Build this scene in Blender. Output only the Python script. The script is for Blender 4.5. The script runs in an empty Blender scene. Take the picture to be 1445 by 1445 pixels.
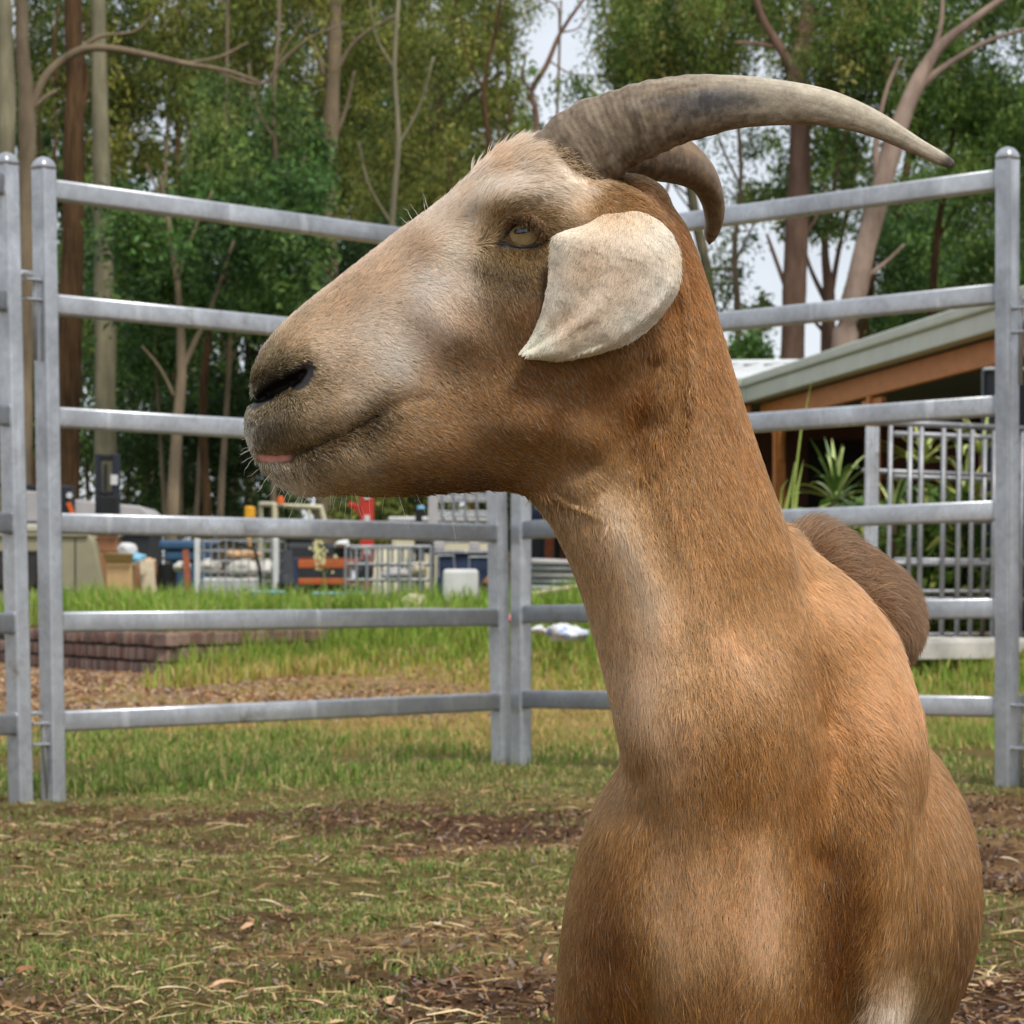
import bpy, bmesh, math, random
import numpy as np
from mathutils import Vector, Matrix

# ------------------------------------------------------------------ camera, sky, sun, exposure
scene = bpy.context.scene
COL = scene.collection
F = 4500.0            # focal length in photo pixels (photo is 1445 wide)
HC = 0.54             # eye height
CX, HY = 722.5, 850.0 # principal column and horizon row
cam_d = bpy.data.cameras.new("camera")
cam = bpy.data.objects.new("camera", cam_d)
COL.objects.link(cam)
cam.location = (0, 0, HC)
cam.rotation_euler = (math.pi / 2, 0, 0)
cam_d.sensor_width = 36
cam_d.lens = 36 * F / 1445.0
cam_d.shift_y = (HY - 722.5) / 1445.0
cam_d.clip_start = 0.05
cam_d.clip_end = 3000
cam_d.dof.use_dof = True
cam_d.dof.focus_distance = 2.08
cam_d.dof.aperture_fstop = 112.0 / 2.8
scene.camera = cam

SUN_EL, SUN_AZ = math.radians(56), math.radians(150)   # azimuth: clockwise from +Y (away from camera)
world = bpy.data.worlds.new("World")
scene.world = world
world.use_nodes = True
wn, wl = world.node_tree.nodes, world.node_tree.links
wn.clear()
sky = wn.new("ShaderNodeTexSky")
sky.sky_type = 'NISHITA'
sky.sun_disc = False
sky.sun_elevation = SUN_EL
sky.sun_rotation = SUN_AZ
tc = wn.new("ShaderNodeTexCoord")
cn = wn.new("ShaderNodeTexNoise")
cn.inputs["Scale"].default_value = 3.2
cn.inputs["Detail"].default_value = 6
cn.inputs["Roughness"].default_value = 0.55
cr = wn.new("ShaderNodeValToRGB")
cr.color_ramp.elements[0].position = 0.34
cr.color_ramp.elements[0].color = (2.5, 2.7, 3.05, 1)
cr.color_ramp.elements[1].position = 0.66
cr.color_ramp.elements[1].color = (5.7, 5.9, 6.25, 1)
mx = wn.new("ShaderNodeMix")
mx.data_type = 'RGBA'
mx.inputs["Factor"].default_value = 0.9     # an overcast deck of cloud over the blue
bg = wn.new("ShaderNodeBackground")
bg.inputs["Strength"].default_value = 0.1
wo = wn.new("ShaderNodeOutputWorld")
wl.new(tc.outputs["Generated"], cn.inputs["Vector"])
wl.new(cn.outputs["Fac"], cr.inputs["Fac"])
wl.new(sky.outputs["Color"], mx.inputs["A"])
wl.new(cr.outputs["Color"], mx.inputs["B"])
wl.new(mx.outputs["Result"], bg.inputs["Color"])
wl.new(bg.outputs["Background"], wo.inputs["Surface"])

sun_d = bpy.data.lights.new("sun", 'SUN')
sun_d.energy = 1.5
sun_d.angle = math.radians(14)
sun_d.color = (1.0, 0.95, 0.87)
sun = bpy.data.objects.new("sun", sun_d)
COL.objects.link(sun)
sv = Vector((math.sin(SUN_AZ) * math.cos(SUN_EL), math.cos(SUN_AZ) * math.cos(SUN_EL), math.sin(SUN_EL)))
sun.rotation_euler = sv.to_track_quat('Z', 'Y').to_euler()

vs = scene.view_settings
vs.view_transform = 'Standard'
vs.look = 'None'
vs.exposure = 0.98
vs.gamma = 1.0
vs.use_curve_mapping = False
cy = scene.cycles
cy.max_bounces = 8
cy.diffuse_bounces = 3
cy.glossy_bounces = 3
cy.transmission_bounces = 4
cy.transparent_max_bounces = 8
cy.use_denoising = True
scene.render.use_persistent_data = False

# ------------------------------------------------------------------ helpers
rnd = random.Random(7)
rng = np.random.default_rng(7)

def at(px, py, d):
    """world point seen at photo pixel (px, py) at distance d"""
    return Vector(((px - CX) * d / F, d, HC - (py - HY) * d / F))

def lin(c):
    c = np.asarray(c, float) / 255.0
    return np.where(c <= 0.04045, c / 12.92, ((c + 0.055) / 1.055) ** 2.4)

def L4(r, g, b):
    v = lin((r, g, b))
    return (float(v[0]), float(v[1]), float(v[2]), 1.0)

def _hash(i):
    i = (i.astype(np.int64) * 374761393 + 668265263) & 0x7fffffff
    i = ((i ^ (i >> 13)) * 1274126177) & 0x7fffffff
    return ((i ^ (i >> 16)) & 0xffffff) / float(0xffffff)

def vnoise(x, y, z=None, seed=0):
    """smooth value noise in 0..1, numpy"""
    x = np.asarray(x, float); y = np.asarray(y, float)
    z = np.zeros_like(x) if z is None else np.asarray(z, float)
    xi, yi, zi = np.floor(x), np.floor(y), np.floor(z)
    fx, fy, fz = x - xi, y - yi, z - zi
    fx, fy, fz = [t * t * (3 - 2 * t) for t in (fx, fy, fz)]
    xi, yi, zi = xi.astype(np.int64), yi.astype(np.int64), zi.astype(np.int64)
    r = 0.0
    for a in (0, 1):
        for b in (0, 1):
            for c in (0, 1):
                h = _hash((xi + a) * 73856093 ^ (yi + b) * 19349663 ^ (zi + c) * 83492791 ^ seed * 7919)
                r = r + h * (fx if a else 1 - fx) * (fy if b else 1 - fy) * (fz if c else 1 - fz)
    return r

def fbm(x, y, z=None, seed=0, octv=3):
    s, a, t = 0.0, 0.5, 0.0
    for k in range(octv):
        s = s + a * vnoise(np.asarray(x) * 2 ** k, np.asarray(y) * 2 ** k, None if z is None else np.asarray(z) * 2 ** k, seed + k)
        t += a
        a *= 0.5
    return s / t

def sstep(a, b, x):
    t = np.clip((np.asarray(x, float) - a) / (b - a), 0, 1)
    return t * t * (3 - 2 * t)

def mesh_np(name, verts, faces, smooth=False):
    """mesh from an (n,3) array and an (m,k) array of indices"""
    me = bpy.data.meshes.new(name)
    verts = np.asarray(verts, np.float32); faces = np.asarray(faces, np.int32)
    m, k = faces.shape
    me.vertices.add(len(verts)); me.vertices.foreach_set("co", verts.ravel())
    me.loops.add(m * k); me.loops.foreach_set("vertex_index", faces.ravel())
    me.polygons.add(m)
    me.polygons.foreach_set("loop_start", np.arange(0, m * k, k, dtype=np.int32))
    if smooth:
        me.polygons.foreach_set("use_smooth", np.ones(m, bool))
    me.update(calc_edges=True)
    return me

def set_col(me, cols, dom='POINT', name="col"):
    a = me.attributes.new(name, 'FLOAT_COLOR', dom)
    c = np.ones((len(cols), 4), np.float32); c[:, :3] = cols
    a.data.foreach_set("color", c.ravel())

def link(o, parent=None):
    COL.objects.link(o)
    if parent is not None:
        o.parent = parent
        # meshes are written in world coordinates; only a thing's Empty is moved
        o.matrix_parent_inverse = Matrix.Translation(-parent.location)
    return o

def tag(o, label=None, cat=None, group=None, kind=None):
    if label: o["label"] = label
    if cat: o["category"] = cat
    if group: o["group"] = group
    if kind: o["kind"] = kind
    return o

def thing(name, label, cat, loc, group=None):
    o = bpy.data.objects.new(name, None)
    o.empty_display_size = 0.1
    COL.objects.link(o)
    o.location = loc
    return tag(o, label, cat, group)

def obj(name, me, mat, parent=None):
    o = bpy.data.objects.new(name, me)
    if mat is not None:
        me.materials.clear(); me.materials.append(mat)
    return link(o, parent)

class MB:
    """collects shapes into one mesh"""
    def __init__(s): s.v, s.f = [], []
    def add(s, vs_, fs):
        b = len(s.v); s.v += [tuple(v) for v in vs_]; s.f += [tuple(i + b for i in f) for f in fs]; return s
    def sweep(s, pts, prof, up=(0, 0, 1), caps=True, scale=None):
        """prof: list of (a,b) offsets along side and up axes; straight or bent path"""
        pts = [Vector(p) for p in pts]; n = len(prof); vs_, fs = [], []
        for i, p in enumerate(pts):
            t = (pts[min(i + 1, len(pts) - 1)] - pts[max(i - 1, 0)]).normalized()
            u = Vector(up)
            if abs(t.dot(u)) > 0.98: u = Vector((0, 1, 0)) if abs(t.y) < 0.9 else Vector((1, 0, 0))
            sd = t.cross(u).normalized(); u2 = sd.cross(t).normalized()
            k = 1 if scale is None else scale[i]
            vs_ += [p + sd * a * k + u2 * b * k for a, b in prof]
        for i in range(len(pts) - 1):
            for j in range(n):
                j2 = (j + 1) % n
                fs.append((i * n + j, i * n + j2, (i + 1) * n + j2, (i + 1) * n + j))
        if caps:
            fs.append(tuple(range(n - 1, -1, -1))); fs.append(tuple(range((len(pts) - 1) * n, len(pts) * n)))
        return s.add(vs_, fs)
    def bar(s, p0, p1, w, h, r=None, up=(0, 0, 1), seg=3):
        return s.sweep([p0, p1], rrect(w, h, min(w, h) * 0.18 if r is None else r, seg), up)
    def tube(s, pts, rad, n=8, caps=True):
        if not hasattr(rad, '__len__'): rad = [rad] * len(pts)
        pr = [(math.cos(2 * math.pi * k / n), math.sin(2 * math.pi * k / n)) for k in range(n)]
        return s.sweep(pts, pr, caps=caps, scale=rad)
    def box(s, c, sz, rz=0, r=0.0, rx=0, ry=0):
        M = Matrix.Rotation(rz, 3, 'Z') @ Matrix.Rotation(ry, 3, 'Y') @ Matrix.Rotation(rx, 3, 'X')
        bm = bmesh.new(); bmesh.ops.create_cube(bm, size=1)
        for v in bm.verts: v.co = Vector((v.co.x * sz[0], v.co.y * sz[1], v.co.z * sz[2]))
        if r > 0: bmesh.ops.bevel(bm, geom=bm.edges[:], offset=r, segments=2, affect='EDGES', profile=0.5)
        bm.verts.index_update()
        vs_ = [M @ v.co + Vector(c) for v in bm.verts]; fs = [tuple(v.index for v in f.verts) for f in bm.faces]
        bm.free(); return s.add(vs_, fs)
    def mesh(s, name, smooth=False):
        me = bpy.data.meshes.new(name); me.from_pydata([tuple(v) for v in s.v], [], s.f)
        if smooth: me.polygons.foreach_set("use_smooth", np.ones(len(me.polygons), bool))
        me.update(); return me
    def build(s, name, mat, parent=None, smooth=False):
        return obj(name, s.mesh(name, smooth), mat, parent)

def rrect(w, h, r, seg=3):
    o = []
    for cx, cy_, a0 in ((w / 2 - r, h / 2 - r, 0), (-w / 2 + r, h / 2 - r, 90), (-w / 2 + r, -h / 2 + r, 180), (w / 2 - r, -h / 2 + r, 270)):
        for k in range(seg + 1):
            a = math.radians(a0 + 90 * k / seg); o.append((cx + r * math.cos(a), cy_ + r * math.sin(a)))
    return o

# ------------------------------------------------------------------ materials
class NT:
    def __init__(s, name):
        s.m = bpy.data.materials.new(name); s.m.use_nodes = True
        s.t = s.m.node_tree; s.n = s.t.nodes; s.b = s.n["Principled BSDF"]; s.o = s.n["Material Output"]
    def new(s, t, **kw):
        n = s.n.new("ShaderNode" + t)
        for k, v in kw.items():
            if k in n.inputs: n.inputs[k].default_value = v
            else: setattr(n, k, v)
        return n
    def l(s, a, b): s.t.links.new(a, b)
    def noise(s, scale, detail=4, rough=0.55, vec=None, stretch=None):
        n = s.new("TexNoise"); n.inputs["Scale"].default_value = scale; n.inputs["Detail"].default_value = detail; n.inputs["Roughness"].default_value = rough
        tcn = s.new("TexCoord")
        if stretch:
            mp = s.new("Mapping"); mp.inputs["Scale"].default_value = stretch
            s.l(tcn.outputs["Object"], mp.inputs["Vector"]); s.l(mp.outputs["Vector"], n.inputs["Vector"])
        else: s.l(tcn.outputs["Object"], n.inputs["Vector"])
        return n.outputs["Fac"]
    def ramp(s, fac, stops):
        r = s.new("ValToRGB"); e = r.color_ramp.elements
        while len(e) < len(stops): e.new(0.5)
        for k, (p, c) in enumerate(stops): e[k].position = p; e[k].color = c if len(c) == 4 else (*c, 1)
        s.l(fac, r.inputs["Fac"]); return r.outputs["Color"]
    def mix(s, fac, a, b, mode='MIX'):
        m = s.new("Mix", data_type='RGBA', blend_type=mode)
        for sock, v in ((m.inputs["Factor"], fac), (m.inputs["A"], a), (m.inputs["B"], b)):
            if hasattr(v, 'links'): s.l(v, sock)
            else: sock.default_value = v
        return m.outputs["Result"]
    def bump(s, fac, strength=0.3, dist=0.01):
        b = s.new("Bump"); b.inputs["Strength"].default_value = strength; b.inputs["Distance"].default_value = dist
        s.l(fac, b.inputs["Height"]); s.l(b.outputs["Normal"], s.b.inputs["Normal"])

def simple(name, c, rough=0.6, metal=0.0, var=0.25, scale=8, bump=0.0, spec=0.4, stretch=None):
    """worn paint, plastic, card...: base colour with uneven tone"""
    t = NT(name); col = L4(*c)
    f = t.noise(scale, 5, 0.6, stretch=stretch)
    a = tuple(x * (1 - var) for x in col[:3]) + (1,); b = tuple(min(1, x * (1 + var)) for x in col[:3]) + (1,)
    t.l(t.ramp(f, [(0.3, a), (0.7, b)]), t.b.inputs["Base Color"])
    t.b.inputs["Roughness"].default_value = rough; t.b.inputs["Metallic"].default_value = metal
    t.b.inputs["Specular IOR Level"].default_value = spec
    if bump: t.bump(f, bump, 0.01)
    return t.m

def attr_mat(name, rough=0.7, spec=0.2, transl=0.0, nscale=None, namt=0.25):
    """colour from the mesh's own colour attribute (a coat, leaves, blades)"""
    t = NT(name); a = t.new("Attribute"); a.attribute_name = "col"; c = a.outputs["Color"]
    if nscale:
        f = t.noise(nscale, 5, 0.65)
        c = t.mix(1.0, c, t.ramp(f, [(0.3, (1 - namt,) * 3), (0.7, (1 + namt,) * 3)]), 'MULTIPLY')
    t.l(c, t.b.inputs["Base Color"])
    t.b.inputs["Roughness"].default_value = rough; t.b.inputs["Specular IOR Level"].default_value = spec
    if transl > 0:
        tr = t.new("BsdfTranslucent"); t.l(c, tr.inputs["Color"])
        ms = t.new("MixShader"); ms.inputs[0].default_value = transl
        t.l(t.b.outputs["BSDF"], ms.inputs[1]); t.l(tr.outputs["BSDF"], ms.inputs[2]); t.l(ms.outputs[0], t.o.inputs["Surface"])
    return t.m

def galv(name, base=(0.50, 0.52, 0.545), rough=0.30):
    """galvanised steel with spangle and weathering"""
    t = NT(name)
    v = t.new("TexVoronoi"); v.inputs["Scale"].default_value = 60
    tcn = t.new("TexCoord"); t.l(tcn.outputs["Object"], v.inputs["Vector"])
    f2 = t.noise(5, 6, 0.65)
    c1 = t.ramp(v.outputs["Color"], [(0.2, tuple(x * 0.93 for x in base)), (0.8, tuple(x * 1.06 for x in base))])
    c2 = t.ramp(f2, [(0.32, (0.68, 0.68, 0.69)), (0.68, (1.12, 1.12, 1.12))])
    c1 = t.mix(1.0, c1, c2, 'MULTIPLY')
    f3 = t.noise(2.2, 8, 0.75)      # mud flecks and stains
    c1 = t.mix(t.ramp(f3, [(0.60, (0, 0, 0)), (0.68, (0.7, 0.7, 0.7))]), c1, L4(118, 104, 86))
    f4 = t.noise(14, 3, 0.5, stretch=(1, 1, .15)); c1 = t.mix(t.ramp(f4, [(0.62, (0, 0, 0)), (0.70, (0.45, 0.45, 0.45))]), c1, (0.75, 0.77, 0.79, 1))
    t.l(c1, t.b.inputs["Base Color"])
    t.b.inputs["Metallic"].default_value = 0.6
    t.l(t.ramp(f2, [(0.3, (rough + 0.13,) * 3), (0.7, (rough - 0.06,) * 3)]), t.b.inputs["Roughness"])
    return t.m

def bark(name, c_dark, c_light, stretch=(6, 6, 1.2), scale=1.6, bump=0.5):
    t = NT(name)
    f = t.noise(scale, 7, 0.65, stretch=stretch); f2 = t.noise(0.9, 4, 0.6)
    c = t.ramp(f, [(0.3, L4(*c_dark)), (0.68, L4(*c_light))])
    t.l(t.mix(1.0, c, t.ramp(f2, [(0.3, (0.5, 0.5, 0.48)), (0.7, (1.02, 1.0, 0.94))]), 'MULTIPLY'), t.b.inputs["Base Color"])
    t.b.inputs["Roughness"].default_value = 0.9; t.b.inputs["Specular IOR Level"].default_value = 0.15
    t.bump(f, bump, 0.03); return t.m

M = dict(
    steel=galv("galvanised_steel"),
    wire=galv("galvanised_wire", (0.36, 0.37, 0.39), 0.5),
    leaf=attr_mat("leaf", 0.55, 0.3, 0.35),
    blade=attr_mat("grass_blade", 0.6, 0.2, 0.3),
    straw=attr_mat("straw", 0.75, 0.15, 0.1),
)
# ------------------------------------------------------------------ terrain
_bx = np.array([-60, -8, -3.9, -2.5, -1.5, -0.6, 0.5, 2.0, 3.2, 6.0, 60])
_by = np.array([60, 33, 28, 23, 26.5, 25, 22, 18.5, 17, 16, 16])

def terr(x, y):
    x = np.asarray(x, float); y = np.asarray(y, float)
    z = -0.035 * sstep(0.2, -1.3, x) * sstep(5, 8.5, y) * sstep(16, 11, y)
    B = np.interp(x, _bx, _by)
    soft = sstep(-1.9, -0.9, x)                    # 0 behind the brick wall, 1 an earth bank
    top = 0.34 - 0.07 * sstep(0.5, 3, x)
    up = (1 - soft) * sstep(B + 0.06, B + 0.32, y) + soft * sstep(B - 5.5, B + 0.5, y)
    z = z + top * up + 0.006 * np.clip(y - 30, 0, 60)
    z = z + 0.05 * (fbm(x * 0.6 + 9, y * 0.6, seed=3) - 0.5) * sstep(9, 14, y) + 0.05 * (fbm(x * 1.7, y * 1.7, seed=11) - 0.5) * sstep(16, 4, y) \
          + 0.02 * (fbm(x * 9, y * 9, seed=12) - 0.5) * sstep(16, 8, y)
    return z

def tz(x, y): return float(terr(np.array([x]), np.array([y]))[0])

def soil_mask(x, y):
    """0 bare soil .. 1 turf"""
    n = fbm(x * 1.25 + 3, y * 0.8, seed=21, octv=4) * 0.65 + fbm(x * 4.5, y * 2.6, seed=25, octv=3) * 0.35
    bias = 0.02 + 0.10 * sstep(5.2, 4.2, y) * 0 - 0.055 * np.exp(-((y - 8.0) / 0.8) ** 2) - 0.06 * np.exp(-((y - 4.3) / 0.4) ** 2) + 0.35 * sstep(8.6, 9.6, y) - 0.005
    return sstep(0.40, 0.60, n + bias)

def chip_mask(x, y):
    """bare leaf-litter track left of the bank"""
    return sstep(13.5, 15.5, y) * sstep(0.6, -1.2, x) * sstep(27, 23, y - 2.0 * np.clip(-x - 2.5, 0, 3)) * (0.5 + 0.5 * sstep(0.35, 0.55, fbm(x * 1.4, y * 0.7, seed=5) + 0.1 * sstep(-0.5, -2, x)))

def make_ground():
    xs = np.concatenate([np.array([-400, -150, -60, -30, -16, -10]), np.arange(-7.5, 7.51, 0.075), np.array([10, 16, 30, 60, 150, 400])])
    ys = np.concatenate([np.array([-40, -10, -2]), np.arange(0.5, 12, 0.07), np.arange(12, 36, 0.14), np.geomspace(36, 900, 40)])
    X, Y = np.meshgrid(xs, ys, indexing='ij')
    Z = terr(X, Y)
    V = np.stack([X, Y, Z], -1).reshape(-1, 3)
    nx, ny = X.shape
    i, j = np.meshgrid(np.arange(nx - 1), np.arange(ny - 1), indexing='ij')
    a = (i * ny + j).ravel()
    me = mesh_np("ground", V, np.stack([a, a + ny, a + ny + 1, a + 1], 1), True)
    x, y = V[:, 0], V[:, 1]
    soil, strawc, turf, chips = lin((98, 70, 48)), lin((166, 134, 92)), lin((122, 112, 66)), lin((156, 126, 94))
    g = soil_mask(x, y); s = sstep(0.42, 0.62, fbm(x * 2.2, y * 1.6, seed=31)) * 0.8
    c = soil[None] * (1 - s[:, None]) + strawc[None] * s[:, None]
    c = c * (1 - 0.75 * g[:, None]) + turf[None] * 0.75 * g[:, None]
    dry = (sstep(11, 14, y) * sstep(27, 22, y))[:, None] * 0.7
    c = c * (1 - dry) + lin((178, 150, 96))[None] * dry
    k = chip_mask(x, y)[:, None]; c = c * (1 - k) + chips[None] * k
    far = sstep(32, 45, y)[:, None]; c = c * (1 - far) + lin((70, 66, 40))[None] * far
    set_col(me, c)
    t = NT("soil_and_turf"); a = t.new("Attribute"); a.attribute_name = "col"
    f = t.noise(34, 8, 0.7); f2 = t.noise(170, 4, 0.7)
    cc = t.mix(1.0, a.outputs["Color"], t.ramp(f, [(0.3, (0.34, 0.31, 0.28)), (0.44, (1.12, 1.12, 1.12)), (0.72, (1.7, 1.65, 1.55))]), 'MULTIPLY')
    cc = t.mix(1.0, cc, t.ramp(f2, [(0.3, (0.7, 0.7, 0.7)), (0.7, (1.25, 1.25, 1.25))]), 'MULTIPLY')
    t.l(cc, t.b.inputs["Base Color"]); t.b.inputs["Roughness"].default_value = 0.95; t.b.inputs["Specular IOR Level"].default_value = 0.1
    t.bump(f, 1.0, 0.05)
    o = obj("ground", me, t.m); tag(o, "patchy soil and turf of the yard", kind="structure")
make_ground()

# ------------------------------------------------------------------ grass, straw, litter
def blades(name, label, x, y, h, wd, cols, lean=0.5, seg=2, mat=None, zoff=-0.004):
    """one mesh of bent grass blades rooted at x, y"""
    n = len(x); z = terr(x, y) + zoff
    a = rng.uniform(0, 2 * np.pi, n); ld = np.stack([np.cos(a), np.sin(a)], 1) * (np.abs(rng.normal(0, lean, n)) * h)[:, None]
    b = a + rng.uniform(0.8, 2.3, n); sd = np.stack([np.cos(b), np.sin(b)], 1) * (wd * 0.5)[:, None]
    if seg == 1:
        V = np.zeros((n, 3, 3)); V[:, 0, :2] = np.stack([x, y], 1) - sd; V[:, 1, :2] = np.stack([x, y], 1) + sd
        V[:, :2, 2] = z[:, None]; V[:, 2, :2] = np.stack([x, y], 1) + ld; V[:, 2, 2] = z + h
        f = np.arange(n * 3).reshape(n, 3); k = 3
    else:
        V = np.zeros((n, 5, 3)); p = np.stack([x, y], 1)
        V[:, 0, :2] = p - sd; V[:, 1, :2] = p + sd; V[:, :2, 2] = z[:, None]
        V[:, 2, :2] = p + sd * 0.8 + ld * 0.3; V[:, 3, :2] = p - sd * 0.8 + ld * 0.3; V[:, 2:4, 2] = (z + h * 0.6)[:, None]
        V[:, 4, :2] = p + ld; V[:, 4, 2] = z + h * (1 - 0.3 * np.minimum(1, np.linalg.norm(ld, axis=1) / h))
        b0 = (np.arange(n) * 5)[:, None]
        f = np.concatenate([b0 + np.array([[0, 1, 2]]), b0 + np.array([[0, 2, 3]]), b0 + np.array([[3, 2, 4]])], 0); k = 5
    me = mesh_np(name, V.reshape(-1, 3), f)
    set_col(me, np.repeat(cols, k, 0))
    o = obj(name, me, mat or M['blade']); return tag(o, label, kind="stuff")

def pick(n, *cs, wts=None, var=0.18):
    P = np.array([lin(c) for c in cs]); i = rng.choice(len(cs), n, p=wts)
    return np.clip(P[i] * rng.uniform(1 - var, 1 + var, (n, 1)) * rng.uniform(1 - var * 0.3, 1 + var * 0.3, (n, 3)), 0, 1)

def frustum(n, d0, d1, k=1.25, power=1.0):
    """ground points spread through the view between distances d0 and d1"""
    y = d0 + (d1 - d0) * rng.random(n) ** power
    w = y * 722.5 / F * k + 0.25
    return rng.uniform(-1, 1, n) * w, y

# short pen turf
x, y = frustum(300000, 3.6, 10.4, power=1.2)
m = soil_mask(x, y)
cl = sstep(0.45, 0.62, fbm(x * 7, y * 5, seed=44, octv=2))
keep = rng.random(len(x)) < m * (0.22 + 0.78 * cl) * 0.95
x, y = x[keep], y[keep]; n = len(x)
h = rng.uniform(0.005, 0.022, n) * (0.6 + 0.8 * fbm(x * 5, y * 5, seed=40)) * (1 + 1.2 * sstep(9.0, 10.2, y))
gcol = pick(n, (98, 122, 54), (128, 146, 74), (158, 154, 94), (192, 170, 118), wts=[.34, .28, .18, .2])
blades("grass", "short patchy green turf inside the pen", x, y, h, rng.uniform(0.002, 0.0048, n), gcol, 1.0)
# lusher strip under and just outside the left panel
x, y = frustum(90000, 9.3, 13.2, power=1.0)
keep = (x < 1.6) & (rng.random(len(x)) < 0.35 + 0.65 * sstep(0.1, -0.8, x)) & (rng.random(len(x)) < sstep(0.38, 0.62, fbm(x * 3.4, y * 2, seed=50) + 0.04)) & (y > 9.55 + 0.6 * sstep(-0.7, 0.0, x))
x, y = x[keep], y[keep]; n = len(x)
h = rng.uniform(0.012, 0.075, n) * (0.35 + 1.2 * fbm(x * 3.5, y * 3.5, seed=51)) * (1 - 0.45 * sstep(-0.7, 0.2, x))
blades("grass", "lush green grass strip under the rails", x, y, h, rng.uniform(0.004, 0.008, n),
       pick(n, (92, 126, 48), (122, 148, 66), (150, 158, 86), (190, 172, 116), wts=[.3, .28, .2, .22]), 0.75)
# dry and yellowing grass beyond the pen
x, y = frustum(60000, 11.5, 21, power=1.0)
keep = rng.random(len(x)) < (1 - 0.93 * chip_mask(x, y)) * (0.35 + 0.65 * sstep(0.4, 0.6, fbm(x * 1.7, y * 1.1, seed=60)))
x, y = x[keep], y[keep]; n = len(x)
gg = sstep(0.4, 2.2, x)
h = rng.uniform(0.02, 0.07, n) * (0.7 + 0.8 * gg)
c1 = pick(n, (186, 160, 104), (168, 152, 84), (150, 156, 78), wts=[.45, .3, .25]); c2 = pick(n, (120, 148, 62), (144, 160, 76), (186, 172, 108), wts=[.5, .3, .2])
blades("grass", "dry yellow grass on the flat beyond the pen", x, y, h, rng.uniform(0.006, 0.012, n), np.where((rng.random(n) < gg)[:, None], c2, c1), 0.7, 1)
# tall grass on the earth bank
x, y = frustum(130000, 14.5, 27.5, power=0.8)
B = np.interp(x, _bx, _by)
keep = (x > -2.5) & (rng.random(len(x)) < sstep(-2.5, -1.95, x)) & (y > B - 4.2 - 0.5 * vnoise(x * 2, y)) & (y < B + 2.2) & ~((x > 2.15) & (y > 17.0)) & (rng.random(len(x)) < 0.35 + 0.65 * sstep(0.36, 0.58, fbm(x * 2.6, y * 1.8, seed=70)))
x, y = x[keep], y[keep]; n = len(x); B = np.interp(x, _bx, _by)
h = rng.uniform(0.04, 0.20, n) * (0.3 + 1.2 * fbm(x * 2.6, y * 1.8, seed=71)) * (0.55 + 0.45 * sstep(B - 4, B - 1, y)) * (1 - 0.35 * sstep(1.5, 2.2, x)) * (1 + 0.9 * sstep(-1.0, -1.5, x) * sstep(-2.6, -2.0, x))
yl = sstep(B - 2.0, B - 4.4, y) * .8
ca = pick(n, (106, 138, 48), (140, 160, 66), (160, 168, 82), wts=[.45, .35, .2]); cb = pick(n, (186, 170, 92), (170, 160, 80), (196, 174, 116))
blades("grass", "tall green grass tufts on the earth bank", x, y, h, rng.uniform(0.008, 0.016, n), np.where((rng.random(n) < yl)[:, None], cb, ca), 0.45, 2)
# grass on the terrace above the brick wall
x, y = frustum(130000, 23.2, 36, power=0.9)
B = np.interp(x, _bx, _by)
keep = (y > B + 0.25) & (x < 2.2)
x, y = x[keep], y[keep]; n = len(x)
h = rng.uniform(0.12, 0.40, n) * (0.45 + 1.0 * fbm(x * 1.6, y * 1.0, seed=81)) * (1 + 0.5 * sstep(0.25, 1.0, x))
blades("grass", "bright green long grass on the terrace above the bricks", x, y, h, rng.uniform(0.010, 0.02, n),
       pick(n, (122, 156, 56), (146, 174, 74), (164, 180, 92), (186, 180, 116), wts=[.4, .34, .18, .08]), 0.5, 2)

def flakes(name, label, x, y, ln, wd, cols, tilt=0.12, lift=0.004, mat=None):
    """thin bent strips lying on the ground"""
    n = len(x); a = rng.uniform(0, np.pi, n)
    d = np.stack([np.cos(a), np.sin(a), rng.normal(0, tilt, n)], 1) * ln[:, None] * 0.5
    s = np.stack([-np.sin(a), np.cos(a), rng.normal(0, 0.4, n)], 1) * wd[:, None] * 0.5
    p = np.stack([x, y, terr(x, y) + lift + np.abs(d[:, 2]) * 0.6], 1)
    md = p + np.stack([rng.normal(0, 1, n), rng.normal(0, 1, n), np.abs(rng.normal(0, 1, n))], 1) * (ln * 0.07)[:, None]
    V = np.stack([p - d - s * .5, p - d + s * .5, md + s, p + d + s * .4, p + d - s * .4, md - s], 1)
    b0 = (np.arange(n) * 6)[:, None]
    f = np.concatenate([b0 + np.array([[0, 1, 2, 5]]), b0 + np.array([[5, 2, 3, 4]])], 0)
    me = mesh_np(name, V.reshape(-1, 3), f); set_col(me, np.repeat(cols, 6, 0))
    return tag(obj(name, me, mat or M['straw']), label, kind="stuff")

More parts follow.
